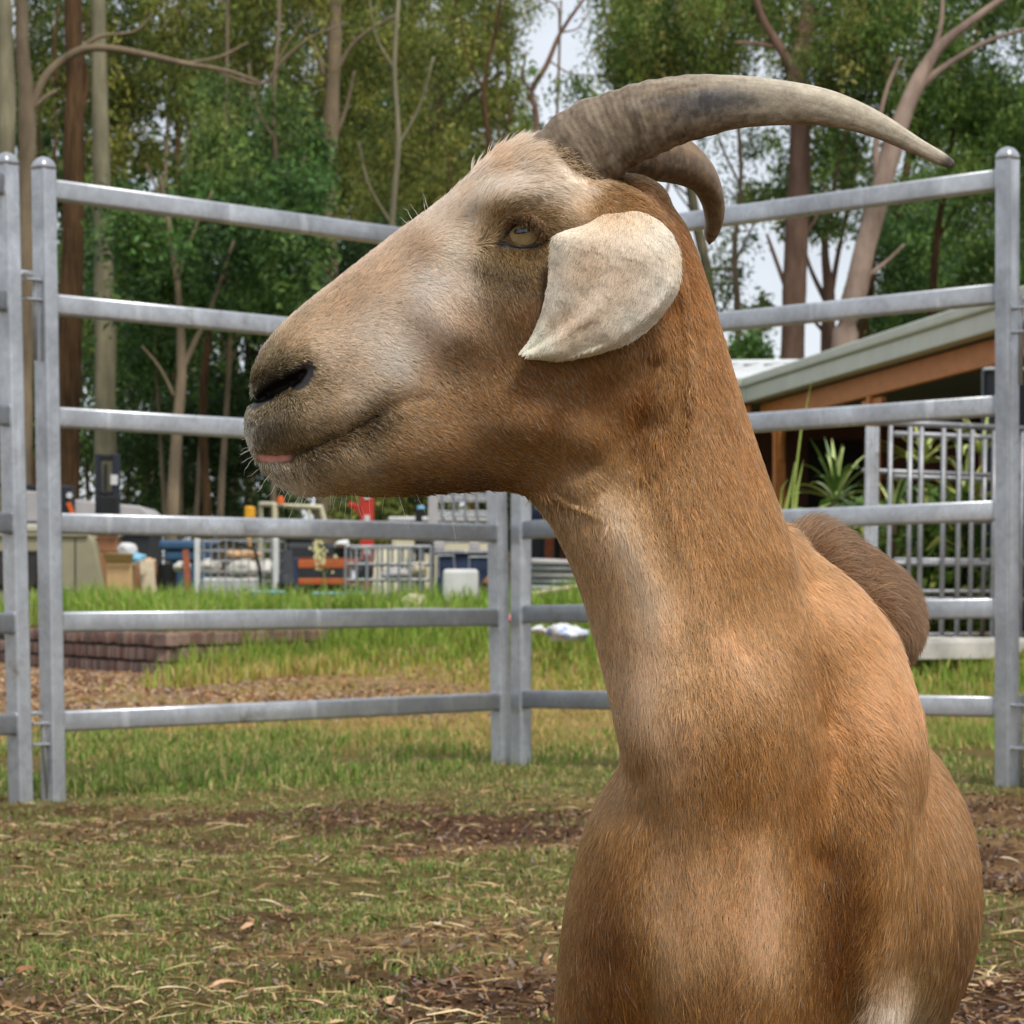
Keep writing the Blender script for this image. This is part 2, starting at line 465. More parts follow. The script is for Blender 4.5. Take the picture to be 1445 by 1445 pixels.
x, y = frustum(24000, 3.6, 9.8, power=1.2)
keep = rng.random(len(x)) < 0.15 + 0.85 * sstep(0.42, 0.6, fbm(x * 1.9, y * 1.5, seed=90, octv=3)) * (1 - 0.45 * soil_mask(x, y))
x, y = x[keep], y[keep]; n = len(x)
ln = np.exp(rng.normal(math.log(0.028), 0.65, n)).clip(0.008, 0.10)
flakes("straw", "scattered dry straw stalks on the pen floor", x, y, ln, rng.uniform(0.0012, 0.0038, n),
       pick(n, (196, 168, 118), (214, 190, 144), (172, 136, 92), (140, 106, 72)))
x, y = frustum(60000, 3.6, 10.2, power=1.2)
keep = rng.random(len(x)) < 0.2 + 0.8 * (1 - soil_mask(x, y)); x, y = x[keep], y[keep]; n = len(x)
flakes("mulch", "brown crumbs of mulch and bark on the bare soil", x, y, rng.uniform(0.004, 0.018, n), rng.uniform(0.003, 0.008, n),
       pick(n, (92, 68, 50), (112, 84, 60), (150, 116, 84), (74, 58, 48), (128, 112, 102)), tilt=0.4)
x, y = frustum(55000, 12.5, 26, power=0.8)
keep = rng.random(len(x)) < chip_mask(x, y); x, y = x[keep], y[keep]; n = len(x)
flakes("leaf_litter", "dry leaf litter on the track below the bricks", x, y, rng.uniform(0.014, 0.042, n), rng.uniform(0.007, 0.02, n),
       pick(n, (176, 136, 96), (150, 110, 78), (196, 164, 124), (120, 88, 66), (150, 140, 134)), tilt=0.3)

# fallen gum leaves big enough to be picked out one by one
def dry_leaf_mesh(k):
    r = random.Random(k); L, W = 1.0, r.uniform(0.24, 0.4); v, f = [], []
    for i in range(7):
        t = i / 6; w = W * math.sin(math.pi * (t * 0.94 + 0.03)) ** 0.8; c = 0.16 * math.sin(t * 3 + k); z = 0.10 * math.sin(t * math.pi) + 0.05 * t * (k % 2)
        v += [(t - .5, c - w / 2, z + 0.06), (t - .5, c, z), (t - .5, c + w / 2, z + 0.05)]
    for i in range(6):
        b = i * 3; f += [(b, b + 3, b + 4, b + 1), (b + 1, b + 4, b + 5, b + 2)]
    me = bpy.data.meshes.new("dry_leaf"); me.from_pydata(v, [], f); me.polygons.foreach_set("use_smooth", [True] * len(f)); me.update(); return me
leaf_mats = [simple("dead_leaf_tan", (196, 156, 118), 0.7, var=.2, scale=3), simple("dead_leaf_pale", (206, 184, 152), 0.7, var=.2, scale=3), simple("dead_leaf_brown", (142, 92, 62), 0.7, var=.2, scale=3)]
leaf_mesh = []
for k in range(4):
    me = dry_leaf_mesh(k); me.materials.append(leaf_mats[k % 3]); leaf_mesh.append(me)
leaf_px = [(463, 1217), (382, 1279), (250, 1333), (344, 1318), (612, 1276), (624, 1310), (700, 1330), (470, 1372), (560, 1420), (250, 1411), (40, 1372), (120, 1190), (90, 1197), (530, 1300), (648, 1392), (322, 1395), (440, 1425), (170, 1310), (20, 1215), (240, 1165), (330, 1112), (505, 1125), (730, 1130), (1420, 1340), (1405, 1400), (1424, 1225), (565, 1222), (130, 1085)]
for i, (px, py) in enumerate(leaf_px):
    d = HC * F / (py - HY); d = (HC - tz((px - CX) * d / F, d)) * F / (py - HY); X = (px - CX) * d / F
    o = bpy.data.objects.new("dry_leaf", leaf_mesh[i % 4]); COL.objects.link(o)
    o.location = (X, d, tz(X, d) + 0.006); sc = rnd.uniform(0.035, 0.06); o.scale = (sc,) * 3
    o.rotation_euler = (rnd.uniform(-.3, .3), rnd.uniform(-.2, .2), rnd.uniform(0, 6.3))
    tag(o, "fallen dry gum leaf lying on the pen floor", "leaf", "fallen gum leaves on the pen floor")
# ------------------------------------------------------------------ galvanised stock panels
RAILS = [1.779, 1.446, 1.119, 0.812, 0.526, 0.239]
PH = 1.835
def panel(a, b, label, lean=(0, 0), rails=True, lug_ends=(False, False)):
    """a, b: feet of the two posts; lean: horizontal shift of the tops"""
    a, b = Vector(a), Vector(b); ln = Vector((lean[0], lean[1], 0))
    t = thing("stock_panel", label, "fence panel", (a + b) / 2, "galvanised stock panels round the pen")
    dirv = (b - a).normalized(); flat = Vector((dirv.x, dirv.y, 0)).normalized()
    S = 0.054
    up = lambda p, h: p + Vector((0, 0, h)) + ln * (h / PH)
    for k, p in enumerate((a, b)):
        post = MB().sweep([up(p, -0.02), up(p, PH)], rrect(S, S, 0.007, 2), up=tuple(flat)).build("post", M['steel'], t)
        c = MB(); pr = rrect(S, S, 0.012, 2)
        hs = [(0, 1.06), (0.012, 1.06), (0.024, 0.86), (0.034, 0.5), (0.038, 0.12)]
        c.sweep([up(p, PH + h) for h, _ in hs], pr, up=tuple(flat), scale=[s for _, s in hs]).build("cap", M['steel'], post, True)
        if lug_ends[k]:
            s = -1 if k == 0 else 1
            for h in LUGS[k]:
                q = up(p, h)
                MB().bar(q + flat * s * (S / 2 - 0.004), q + flat * s * (S / 2 + 0.062), 0.034, 0.007, 0.002).build("lug", M['steel'], post)
    for h in RAILS:
        p, q = up(a, h) + flat * (S / 2 - 0.003), up(b, h) - flat * (S / 2 - 0.003)
        r = MB().sweep([p, q], rrect(0.042, 0.061, 0.0095, 4)).build("rail", M['steel'], t, True)
        for e, s in ((p, 1), (q, -1)):
            MB().sweep([e + flat * s * 0.001, e + flat * s * 0.007], rrect(0.047, 0.066, 0.012, 3)).build("weld", M['steel'], r)
    return t
LUGS = {0: (1.50, 1.452, 0.225, 0.17), 1: (1.50, 1.452, 0.225, 0.17)}
A = Vector((-1.322, 9.20, -0.043)); C0 = Vector((-0.035, 10.85, -0.036))
C1 = Vector((0.030, 10.80, -0.026)); E = Vector((1.443, 9.30, -0.004))
dl = (A - C0).normalized(); dr = (E - C1).normalized()
LUGS = {0: (1.512, 1.455, 0.235, 0.175), 1: (1.40, 1.33, 0.245, 0.12)}
panel(A, C0, "shiny galvanised six rail panel behind the goat's face, brick wall showing through it", (-0.033, 0.026), lug_ends=(True, False))
panel(C1, E, "grey six rail panel behind the goat's neck and horns, house showing through it", (0.002, 0.0), lug_ends=(False, True))
A2 = A + dl * 0.128; A2.z -= 0.002
panel(A2 + dl * 2.08, A2, "galvanised panel running out of the picture beside the tan vehicle", (-0.045, 0.02))
E2 = E + dr * 0.135
panel(E2, E2 + dr * 2.08, "galvanised panel continuing past the dark panel by the house", (0.0, 0.0))
# drop pins that join neighbouring panels
def pin(base, dirv, label, hs, tilt, top_shift):
    """bent rod: a hook over the post's lug, a long leg hanging through the lugs"""
    n = Vector((dirv.x, dirv.y, 0)).normalized()
    t0 = base + Vector((0, 0, hs[0])); r = 0.0075
    pts = [t0 + n * 0.055 + Vector((0, 0, -0.01)), t0 + n * 0.055 + Vector((0, 0, 0.028)), t0 + n * 0.04 + Vector((0, 0, 0.04)), t0 + n * 0.0 + Vector((0, 0, 0.04)), t0 - n * 0.01 + Vector((0, 0, 0.03)),
           t0 - n * 0.012 + Vector((0, 0, -0.02)), t0 - n * (0.012 + tilt) + Vector((0, 0, -hs[1]))]
    o = MB().tube(pts, r, 8).build("drop_pin", M['steel'], None, True)
    return tag(o, label, "pin", "drop pins between the panels")
pin(A + dl * 0.055 + Vector((-0.026, 0.02, 0)), dl, "bent steel pin hooked high between the two posts beside the brown trunk", (1.49, 0.21), 0.0, 0)
pin(A + dl * 0.055, dl, "bent steel pin hanging low between the two posts above the grass", (0.225, 0.27), 0.03, 0)
pin(E + dr * 0.062, dr, "bent steel pin high on the panel post beside the house roof", (1.385, 0.21), 0.0, 0)
pin(E + dr * 0.062, dr, "bent steel pin low on the panel post beside the grass", (0.235, 0.27), 0.0, 0)
# ------------------------------------------------------------------ the goat
GD = 2.14                     # distance of the head's middle plane
GS = GD / F                   # metres per photo pixel there
def gw(p):                    # goat units (x, y, w) -> world
    p = np.asarray(p, float)
    return np.stack([(p[..., 0] - CX) * GS, GD + p[..., 2] * GS, HC - (p[..., 1] - HY) * GS], -1)
def q(px, py, w):             # a point seen at (px, py) that lies w deeper
    k = 1 + w / F
    return (CX + (px - CX) * k, HY + (py - HY) * k, w)

HEAD = np.array([(349, 612), (348, 596), (351, 582), (358, 566), (355, 545), (360, 522), (372, 494), (397, 463), (433, 431), (478, 396), (528, 357), (568, 326),
    (609, 298), (640, 273), (663, 250), (690, 228), (720, 210), (757, 197), (800, 205), (850, 255), (875, 272), (915, 292), (945, 330), (962, 420), (972, 560), (950, 680),
    (905, 750), (848, 738), (792, 708), (735, 692), (690, 688), (640, 692), (590, 696), (546, 698), (505, 696), (465, 696), (440, 698), (420, 696), (395, 683), (376, 668), (362, 650), (356, 634)], float)

def seg_d(x, y, pts, closed=False):
    """distance of (x, y) to a polyline and the nearest parameter"""
    pts = np.asarray(pts, float); best = np.full(np.shape(x), 1e9); tt = np.zeros(np.shape(x))
    n = len(pts) - (0 if closed else 1)
    for i in range(n):
        a, b = pts[i], pts[(i + 1) % len(pts)]; ab = b - a; L = (ab ** 2).sum()
        t = np.clip(((x - a[0]) * ab[0] + (y - a[1]) * ab[1]) / L, 0, 1)
        d = np.hypot(x - a[0] - t * ab[0], y - a[1] - t * ab[1]); m = d < best
        best = np.where(m, d, best); tt = np.where(m, (i + t) / n, tt)
    return best, tt

def poly_sd(x, y, pts):
    """signed distance, positive inside"""
    d, _ = seg_d(x, y, pts, True); ins = np.zeros(np.shape(x), bool); n = len(pts)
    for i in range(n):
        (x1, y1), (x2, y2) = pts[i], pts[(i + 1) % n]
        c = ((y1 > y) != (y2 > y)) & (x < (x2 - x1) * (y - y1) / (y2 - y1 + 1e-12) + x1); ins ^= c
    return np.where(ins, d, -d)

def rbf(ctrl, x, y, p=3.0, eps=20.0):
    """smooth inverse-distance blend of control values; ctrl rows: x, y, values..."""
    ctrl = np.asarray(ctrl, float); num = 0.0; den = 0.0
    for r in ctrl:
        w = 1.0 / ((x - r[0]) ** 2 + (y - r[1]) ** 2 + eps ** 2) ** (p / 2)
        num = num + w[..., None] * r[2:]; den = den + w
    return num / den[..., None]

MOUTH = [(352, 637), (372, 641), (398, 644), (425, 640), (455, 629), (487, 614), (512, 602), (534, 590)]
NOSTRIL = [(364, 566), (378, 560), (394, 553), (410, 546), (424, 538), (433, 530)]
WCTRL = [(352, 600, 58), (380, 520, 62), (400, 660, 52), (440, 560, 78), (470, 430, 62), (480, 640, 70), (540, 520, 92), (560, 370, 64), (600, 640, 84), (640, 450, 104), (650, 300, 72),
         (700, 240, 74), (720, 330, 112), (730, 430, 122), (740, 600, 102), (700, 670, 74), (780, 270, 90), (800, 380, 118), (850, 330, 104), (860, 500, 104), (920, 420, 92), (820, 620, 92), (900, 560, 88), (900, 640, 62), (860, 700, 30), (950, 600, 34), (950, 450, 64), (810, 670, 62), (840, 740, 8), (800, 718, 16), (880, 755, 8), (920, 740, 12), (950, 690, 2), (925, 705, 4), (960, 640, 6)]
RCTRL = [(352, 600, 62), (400, 660, 60), (400, 500, 66), (480, 440, 76), (600, 370, 70), (720, 260, 62), (640, 640, 90), (780, 600, 110), (850, 330, 80), (700, 450, 110)]
EYE = (737, 339)
def bumps(x, y):
    g = lambda cx, cy, sx, sy, a=0.0: np.exp(-(((x - cx) * math.cos(a) + (y - cy) * math.sin(a)) / sx) ** 2 - ((-(x - cx) * math.sin(a) + (y - cy) * math.cos(a)) / sy) ** 2)
    b = 22 * g(724, 286, 66, 20, -0.2) + 10 * g(790, 300, 32, 34) + 8 * g(700, 385, 70, 20, 0.35) + 12 * g(790, 545, 90, 110) + 6 * g(640, 470, 60, 24, 0.6)
    b = b - 15 * g(735, 341, 36, 24, 0.1) - 8 * g(655, 350, 30, 50, .5) - 8 * g(620, 545, 60, 34, -0.5)
    b = b + 10 * g(402, 522, 40, 20, -0.5) + 7 * g(405, 598, 44, 30, -0.2) + 6 * g(470, 580, 60, 30, -.3) + 5 * g(400, 668, 36, 16)
    dm, tm = seg_d(x, y, MOUTH)
    b = b - (13 - 4 * tm) * np.exp(-(dm / 5.5) ** 2) - 6 * np.exp(-(dm / 20.0) ** 2)
    dn, tn = seg_d(x, y, NOSTRIL)
    wn_ = 2.6 + 6.6 * np.sin(np.pi * np.clip(tn * 0.85 + 0.1, 0, 1)) ** 1.3
    b = b - 34 * np.exp(-(dn / wn_) ** 4) - 6 * np.exp(-(dn / 20) ** 2)
    b = b - 2.5 * np.exp(-(seg_d(x, y, [(540, 584), (580, 570), (610, 566)])[0] / 9) ** 2)
    return b
# head half-thickness on a 2 px grid
_hx, _hy = np.arange(320, 1030, 2.0), np.arange(180, 800, 2.0)
_X, _Y = np.meshgrid(_hx, _hy, indexing='ij')
_sd = poly_sd(_X, _Y, HEAD)
_R = rbf(RCTRL, _X, _Y)[..., 0]; _W = rbf(WCTRL, _X, _Y)[..., 0]
_u = np.clip(_sd / _R, 0, 1)
_T = _W * np.sqrt(np.maximum(1 - (1 - _u) ** 2.2, 0)) + bumps(_X, _Y) * np.clip(_sd / 14, 0, 1)
_T = np.where(_sd > 0, np.maximum(_T, 2), _sd)
_gx, _gy = np.gradient(_T, 2.0)
_G = np.sqrt(1 + np.minimum(_gx ** 2 + _gy ** 2, 9.0))
def gridv(A, x, y):
    i = np.clip((x - _hx[0]) / 2, 0, len(_hx) - 1.001); j = np.clip((y - _hy[0]) / 2, 0, len(_hy) - 1.001)
    i0, j0 = i.astype(int), j.astype(int); a, b = i - i0, j - j0
    return A[i0, j0] * (1 - a) * (1 - b) + A[i0 + 1, j0] * a * (1 - b) + A[i0, j0 + 1] * (1 - a) * b + A[i0 + 1, j0 + 1] * a * b

def f_head(x, y, w):
    T, Gd, sd = gridv(_T, x, y), gridv(_G, x, y), gridv(_sd, x, y)
    fi = (np.abs(w) - T) / Gd
    fo = np.hypot(np.maximum(-sd, 0), np.abs(w) * (sd <= 0)) + np.hypot(np.maximum(320 - x, 0) + np.maximum(x - 1026, 0), np.maximum(180 - y, 0) + np.maximum(y - 796, 0))
    return np.where(sd > 0, fi, fo)

# neck: left edge, right edge, depth of the middle, half depth, by row
NK = np.array([(290, 868, 925, 10, 44), (320, 856, 950, 10, 58), (360, 850, 972, 12, 70), (400, 850, 988, 14, 76), (450, 850, 1008, 16, 82), (520, 846, 1031, 12, 88), (590, 850, 1054, 10, 94),
    (650, 836, 1074, 10, 104), (690, 808, 1088, 6, 112), (711, 793, 1096, 4, 116), (745, 791, 1106, 4, 124), (780, 802, 1118, 6, 132), (850, 827, 1138, 12, 146), (930, 849, 1156, 12, 164), (985, 862, 1160, 6, 172),
    (1040, 876, 1158, 0, 172), (1110, 898, 1146, 10, 172), (1200, 930, 1130, 50, 165), (1320, 955, 1110, 90, 160)], float)
_ny = np.arange(250, 1361.0); _g = np.exp(-(np.arange(-60, 61) / 22.0) ** 2); _g /= _g.sum()
_NS = [np.convolve(np.pad(np.interp(_ny, NK[:, 0], NK[:, k]), 60, mode='edge'), _g, 'valid') for k in (1, 2, 3, 4)]   # no knots showing
def f_neck(x, y, w):
    yy = np.clip(y, 290, 1320)
    L, R, wc, b = [np.interp(yy, _ny, a_) for a_ in _NS]
    c, a = (L + R) / 2, (R - L) / 2
    r = np.sqrt(((x - c) / a) ** 2 + ((w - wc) / b) ** 2 + (np.maximum(290 - y, 0) / 30) ** 2 + (np.maximum(y - 1320, 0) / 120) ** 2)
    return (r - 1) * np.minimum(a, b)

def ell(x, y, w, c, r, rz=0.0):
    """ellipsoid turned by rz in the picture plane"""
    dx, dy, dw = x - c[0], y - c[1], w - c[2]
    ca, sa = math.cos(rz), math.sin(rz)
    u, v = dx * ca + dy * sa, -dx * sa + dy * ca
    k0 = np.sqrt((u / r[0]) ** 2 + (v / r[1]) ** 2 + (dw / r[2]) ** 2)
    k1 = np.sqrt((u / r[0] ** 2) ** 2 + (v / r[1] ** 2) ** 2 + (dw / r[2] ** 2) ** 2)
    return np.where(k0 > 1e-6, k0 * (k0 - 1) / np.maximum(k1, 1e-9), -min(r))

def cone(x, y, w, a, b, ra, rb):
    a, b = np.array(a, float), np.array(b, float); d = b - a; L = (d ** 2).sum()
    t = np.clip(((x - a[0]) * d[0] + (y - a[1]) * d[1] + (w - a[2]) * d[2]) / L, 0, 1)
    return np.sqrt((x - a[0] - t * d[0]) ** 2 + (y - a[1] - t * d[1]) ** 2 + (w - a[2] - t * d[2]) ** 2) - (ra + (rb - ra) * t)

def smin(a, b, k):
    h = np.clip(0.5 + 0.5 * (b - a) / k, 0, 1)
    return b * (1 - h) + a * h - k * h * (1 - h)

GROUND = HY + HC / GS - 2     # row of the ground at the goat's feet
MUSCLE = [([(918, 520), (910, 570), (904, 610), (896, 655)], 13, 16), ([(884, 760), (914, 830), (930, 900)], -4, 20), ([(905, 690), (945, 800), (975, 930)], 5, 18),
    ([(1030, 620), (1075, 760), (1105, 880)], 4, 18), ([(1135, 830), (1150, 930), (1152, 1010)], 5, 30), ([(908, 1090), (925, 1160), (930, 1300), (912, 1440)], 8, 26),
    ([(1140, 1210), (1124, 1330), (1115, 1440)], 9, 32), ([(985, 1120), (1040, 1140)], 3, 50), ([(960, 1000), (990, 1090), (1000, 1180)], -4, 22), ([(1085, 990), (1070, 1090), (1050, 1180)], -3, 28),
    ([(1015, 1230), (1015, 1440)], -3, 60), ([(1215, 1000), (1236, 1100), (1228, 1230)], -6, 34), ([(1290, 1130), (1286, 1220), (1262, 1340), (1244, 1440)], 6, 20), ([(862, 1180), (856, 1300)], -5, 34)]
def f_goat(x, y, w):
    f = smin(f_head(x, y, w), f_neck(x, y, w), 84)
    body = ell(x, y, w, (1040, 1330, 80), (190, 300, 205))                             # chest
    body = smin(body, ell(x, y, w, (898, 1318, 70), (100, 275, 150), 0.16), 30)       # left shoulder
    body = smin(body, ell(x, y, w, (1206, 1225, 60), (92, 262, 165), 0.10), 30)      # right shoulder
    body = smin(body, ell(x, y, w, (1168, 992, 150), (136, 222, 185), -0.42), 50)      # withers
    body = smin(body, cone(x, y, w, (1088, 792, 100), (1200, 936, 135), 56, 62), 46)     # crest running down to the withers
    body = smin(body, ell(x, y, w, (1220, 1300, 520), (226, 300, 500)), 34)            # barrel
    body = smin(body, ell(x, y, w, (1196, 850, 560), (84, 122, 260), 0.0), 40)         # spine
    body = smin(body, ell(x, y, w, (1272, 880, 680), (90, 98, 400), 0.0), 80)        # rump
    f = smin(f, body, 42)
    f = smin(f, ell(x, y, w, (1015, 1250, -70), (110, 260, 80)), 110)                   # breastbone
    for (ax, bx, hx, w0, r0) in ((905, 905, 905, 70, 92), (1180, 1165, 1160, 80, 98)):
        f = smin(f, cone(x, y, w, (ax, 1440, w0), (bx, 1660, w0 - 10), r0, 50), 50)
        f = smin(f, cone(x, y, w, (bx, 1660, w0 - 10), (hx, 1920, w0), 44, 30), 20)
    for hx in (1100, 1370):
        f = smin(f, cone(x, y, w, (hx, 1400, 900), (hx, 1650, 880), 110, 60), 60)
        f = smin(f, cone(x, y, w, (hx, 1650, 880), (hx, 1740, 970), 58, 40), 20)
        f = smin(f, cone(x, y, w, (hx, 1740, 970), (hx, 1920, 930), 40, 30), 20)
    f = smin(f, cone(x, y, w, (1240, 960, 1120), (1245, 1010, 1230), 34, 22), 20)
    fr_ = sstep(330, 200, w)                                   # muscles, tendons and hollows of the near side
    for pts, dep, wd in MUSCLE:
        f = f + fr_ * dep * np.exp(-(seg_d(x, y, pts)[0] / wd) ** 2)
    return f

def surface_nets(fn, lo, hi, h):
    ax = [np.arange(lo[k], hi[k] + h, h) for k in range(3)]
    X, Y, Z = np.meshgrid(*ax, indexing='ij'); Fv = fn(X, Y, Z); del X, Y, Z
    S = Fv < 0; n = np.array(Fv.shape) - 1
    acc = np.zeros((*n, 3)); cnt = np.zeros(n)
    cor = [(a, b, c) for a in (0, 1) for b in (0, 1) for c in (0, 1)]
    sl = lambda A, o: A[o[0]:o[0] + n[0], o[1]:o[1] + n[1], o[2]:o[2] + n[2]]
    for a in cor:
        for k in range(3):
            if a[k]: continue
            b = list(a); b[k] = 1
            fa, fb = sl(Fv, a), sl(Fv, b); m = sl(S, a) != sl(S, b)
            t = np.where(m, fa / np.where(m, fa - fb, 1), 0)
            for j in range(3): acc[..., j] += np.where(m, a[j] + (t if j == k else 0), 0)
            cnt += m
    act = cnt > 0; idx = -np.ones(n, int); idx[act] = np.arange(act.sum())
    I = np.stack(np.nonzero(act), 1); V = (I + acc[act] / cnt[act][:, None]) * h + np.array(lo)
    Q = []
    for k in range(3):
        u, v = (k + 1) % 3, (k + 2) % 3
        A = [slice(0, -1) if j == k else slice(1, -1) for j in range(3)]; B = list(A); B[k] = slice(1, None)
        s0, s1 = S[tuple(A)], S[tuple(B)]; e = np.stack(np.nonzero(s0 != s1), 1); flip = s0[s0 != s1]
        e[:, u] += 1; e[:, v] += 1
        def cell(du, dv):
            c = e.copy(); c[:, u] -= du; c[:, v] -= dv; return idx[c[:, 0], c[:, 1], c[:, 2]]
        qd = np.stack([cell(1, 1), cell(0, 1), cell(0, 0), cell(1, 0)], 1)
        Q.append(np.where(flip[:, None], qd, qd[:, ::-1]))
    return V, np.concatenate(Q)

def subdiv(V, Q):
    E = np.sort(np.concatenate([Q[:, [0, 1]], Q[:, [1, 2]], Q[:, [2, 3]], Q[:, [3, 0]]]), 1)
    U, inv = np.unique(E, axis=0, return_inverse=True); inv = inv.reshape(4, -1).T + len(V)
    em = (V[U[:, 0]] + V[U[:, 1]]) / 2; fc = V[Q].mean(1); c = len(V) + len(U) + np.arange(len(Q))
    N = [np.stack([Q[:, k], inv[:, k], c, inv[:, k - 1]], 1) for k in range(4)]
    return np.concatenate([V, em, fc]), np.concatenate(N)

def grad(V, e=1.5):
    g = np.stack([f_goat(*(V + d).T) - f_goat(*(V - d).T) for d in np.eye(3) * e], 1) / (2 * e)
    return g
def project(V, it=2):
    for _ in range(it):
        f = f_goat(*V.T); g = grad(V); m = np.linalg.norm(g, axis=1); V = V - (np.clip(f / np.maximum(m, .5), -4, 4) / np.maximum(m, .5))[:, None] * g
    return V

gV, gQ = surface_nets(f_goat, (320, 170, -300), (1490, 1960, 1300), 12.0)
gV = project(gV, 1); gV, gQ = subdiv(gV, gQ); gV = project(gV, 2)
# a finer head
cen = gV[gQ].mean(1); hd = (cen[:, 0] < 860) & (cen[:, 1] < 712) & (cen[:, 2] < 70)
used = np.unique(gQ[hd])

# ---- coat colour (hair colours by place on the animal, under-jaw shade painted in)
CC = [ # x, y, r, g, b
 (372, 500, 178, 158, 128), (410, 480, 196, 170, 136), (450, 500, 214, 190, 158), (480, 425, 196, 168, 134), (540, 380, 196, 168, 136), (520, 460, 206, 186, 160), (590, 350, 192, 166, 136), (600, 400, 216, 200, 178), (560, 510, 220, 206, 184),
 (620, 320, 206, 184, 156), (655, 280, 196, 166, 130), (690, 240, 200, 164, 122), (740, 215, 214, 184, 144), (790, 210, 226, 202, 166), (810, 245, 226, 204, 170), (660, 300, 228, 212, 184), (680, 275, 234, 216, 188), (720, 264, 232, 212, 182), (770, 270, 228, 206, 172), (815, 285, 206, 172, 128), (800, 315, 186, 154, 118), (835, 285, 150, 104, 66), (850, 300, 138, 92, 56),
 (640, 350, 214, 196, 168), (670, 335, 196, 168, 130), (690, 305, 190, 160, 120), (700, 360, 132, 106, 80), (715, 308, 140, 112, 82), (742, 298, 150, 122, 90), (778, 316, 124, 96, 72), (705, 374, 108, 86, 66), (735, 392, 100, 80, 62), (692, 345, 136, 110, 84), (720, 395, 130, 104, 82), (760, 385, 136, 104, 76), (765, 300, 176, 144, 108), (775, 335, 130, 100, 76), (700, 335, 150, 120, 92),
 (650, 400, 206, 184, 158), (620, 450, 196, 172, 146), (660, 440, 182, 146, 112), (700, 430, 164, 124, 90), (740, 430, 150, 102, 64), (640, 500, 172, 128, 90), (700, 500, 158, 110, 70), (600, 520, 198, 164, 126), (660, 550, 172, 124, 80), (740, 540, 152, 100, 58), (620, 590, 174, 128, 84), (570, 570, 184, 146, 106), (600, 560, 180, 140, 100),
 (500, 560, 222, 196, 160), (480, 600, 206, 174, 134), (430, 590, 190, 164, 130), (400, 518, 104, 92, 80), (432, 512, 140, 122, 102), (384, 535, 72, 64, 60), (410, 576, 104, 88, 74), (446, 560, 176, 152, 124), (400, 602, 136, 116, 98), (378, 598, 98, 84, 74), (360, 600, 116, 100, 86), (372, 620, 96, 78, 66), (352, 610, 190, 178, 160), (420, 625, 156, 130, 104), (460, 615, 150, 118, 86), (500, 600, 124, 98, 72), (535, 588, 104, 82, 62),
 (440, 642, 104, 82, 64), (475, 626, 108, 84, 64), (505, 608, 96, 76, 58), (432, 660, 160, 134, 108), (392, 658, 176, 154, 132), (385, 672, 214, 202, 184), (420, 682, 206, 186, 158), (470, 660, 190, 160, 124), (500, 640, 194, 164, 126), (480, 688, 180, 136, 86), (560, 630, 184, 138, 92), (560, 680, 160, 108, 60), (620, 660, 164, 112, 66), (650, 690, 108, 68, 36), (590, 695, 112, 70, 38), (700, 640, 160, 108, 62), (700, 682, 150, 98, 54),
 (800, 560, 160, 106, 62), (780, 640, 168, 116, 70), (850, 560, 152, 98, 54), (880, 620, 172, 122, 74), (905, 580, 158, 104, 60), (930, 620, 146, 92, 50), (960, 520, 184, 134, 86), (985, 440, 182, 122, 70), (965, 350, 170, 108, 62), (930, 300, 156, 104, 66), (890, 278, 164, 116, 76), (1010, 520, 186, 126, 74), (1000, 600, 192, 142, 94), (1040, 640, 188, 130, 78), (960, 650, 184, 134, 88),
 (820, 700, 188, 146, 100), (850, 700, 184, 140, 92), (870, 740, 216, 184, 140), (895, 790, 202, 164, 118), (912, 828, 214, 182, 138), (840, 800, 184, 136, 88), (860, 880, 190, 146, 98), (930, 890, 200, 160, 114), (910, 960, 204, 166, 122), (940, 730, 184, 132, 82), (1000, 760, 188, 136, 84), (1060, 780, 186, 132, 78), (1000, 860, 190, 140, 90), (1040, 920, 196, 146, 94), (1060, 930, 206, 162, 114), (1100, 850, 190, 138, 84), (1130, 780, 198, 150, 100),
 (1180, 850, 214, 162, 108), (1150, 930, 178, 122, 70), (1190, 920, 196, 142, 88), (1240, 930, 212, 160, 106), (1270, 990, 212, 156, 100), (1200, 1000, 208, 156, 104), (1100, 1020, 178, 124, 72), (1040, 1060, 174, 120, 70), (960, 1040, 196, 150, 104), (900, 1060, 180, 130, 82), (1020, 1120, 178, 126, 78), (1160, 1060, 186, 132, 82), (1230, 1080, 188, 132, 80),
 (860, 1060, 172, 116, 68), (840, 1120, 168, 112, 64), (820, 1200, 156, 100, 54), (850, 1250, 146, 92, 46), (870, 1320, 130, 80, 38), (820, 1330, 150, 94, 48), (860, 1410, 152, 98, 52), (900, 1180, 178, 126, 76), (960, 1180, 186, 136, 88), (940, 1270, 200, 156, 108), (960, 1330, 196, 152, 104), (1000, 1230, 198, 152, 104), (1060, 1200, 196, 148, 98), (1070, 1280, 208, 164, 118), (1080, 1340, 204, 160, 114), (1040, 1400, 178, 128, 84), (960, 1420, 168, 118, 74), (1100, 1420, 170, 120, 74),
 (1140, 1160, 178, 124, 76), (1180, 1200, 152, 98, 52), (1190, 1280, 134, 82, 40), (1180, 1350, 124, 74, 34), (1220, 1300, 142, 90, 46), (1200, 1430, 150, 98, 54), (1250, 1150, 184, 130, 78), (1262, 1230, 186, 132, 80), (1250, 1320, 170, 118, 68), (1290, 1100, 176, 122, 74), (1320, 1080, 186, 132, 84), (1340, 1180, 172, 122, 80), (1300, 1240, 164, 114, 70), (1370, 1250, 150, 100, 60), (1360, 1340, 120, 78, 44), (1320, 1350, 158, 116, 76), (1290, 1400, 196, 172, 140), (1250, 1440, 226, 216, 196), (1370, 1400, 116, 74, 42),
 (1180, 800, 200, 150, 98), (1230, 850, 198, 148, 96)]
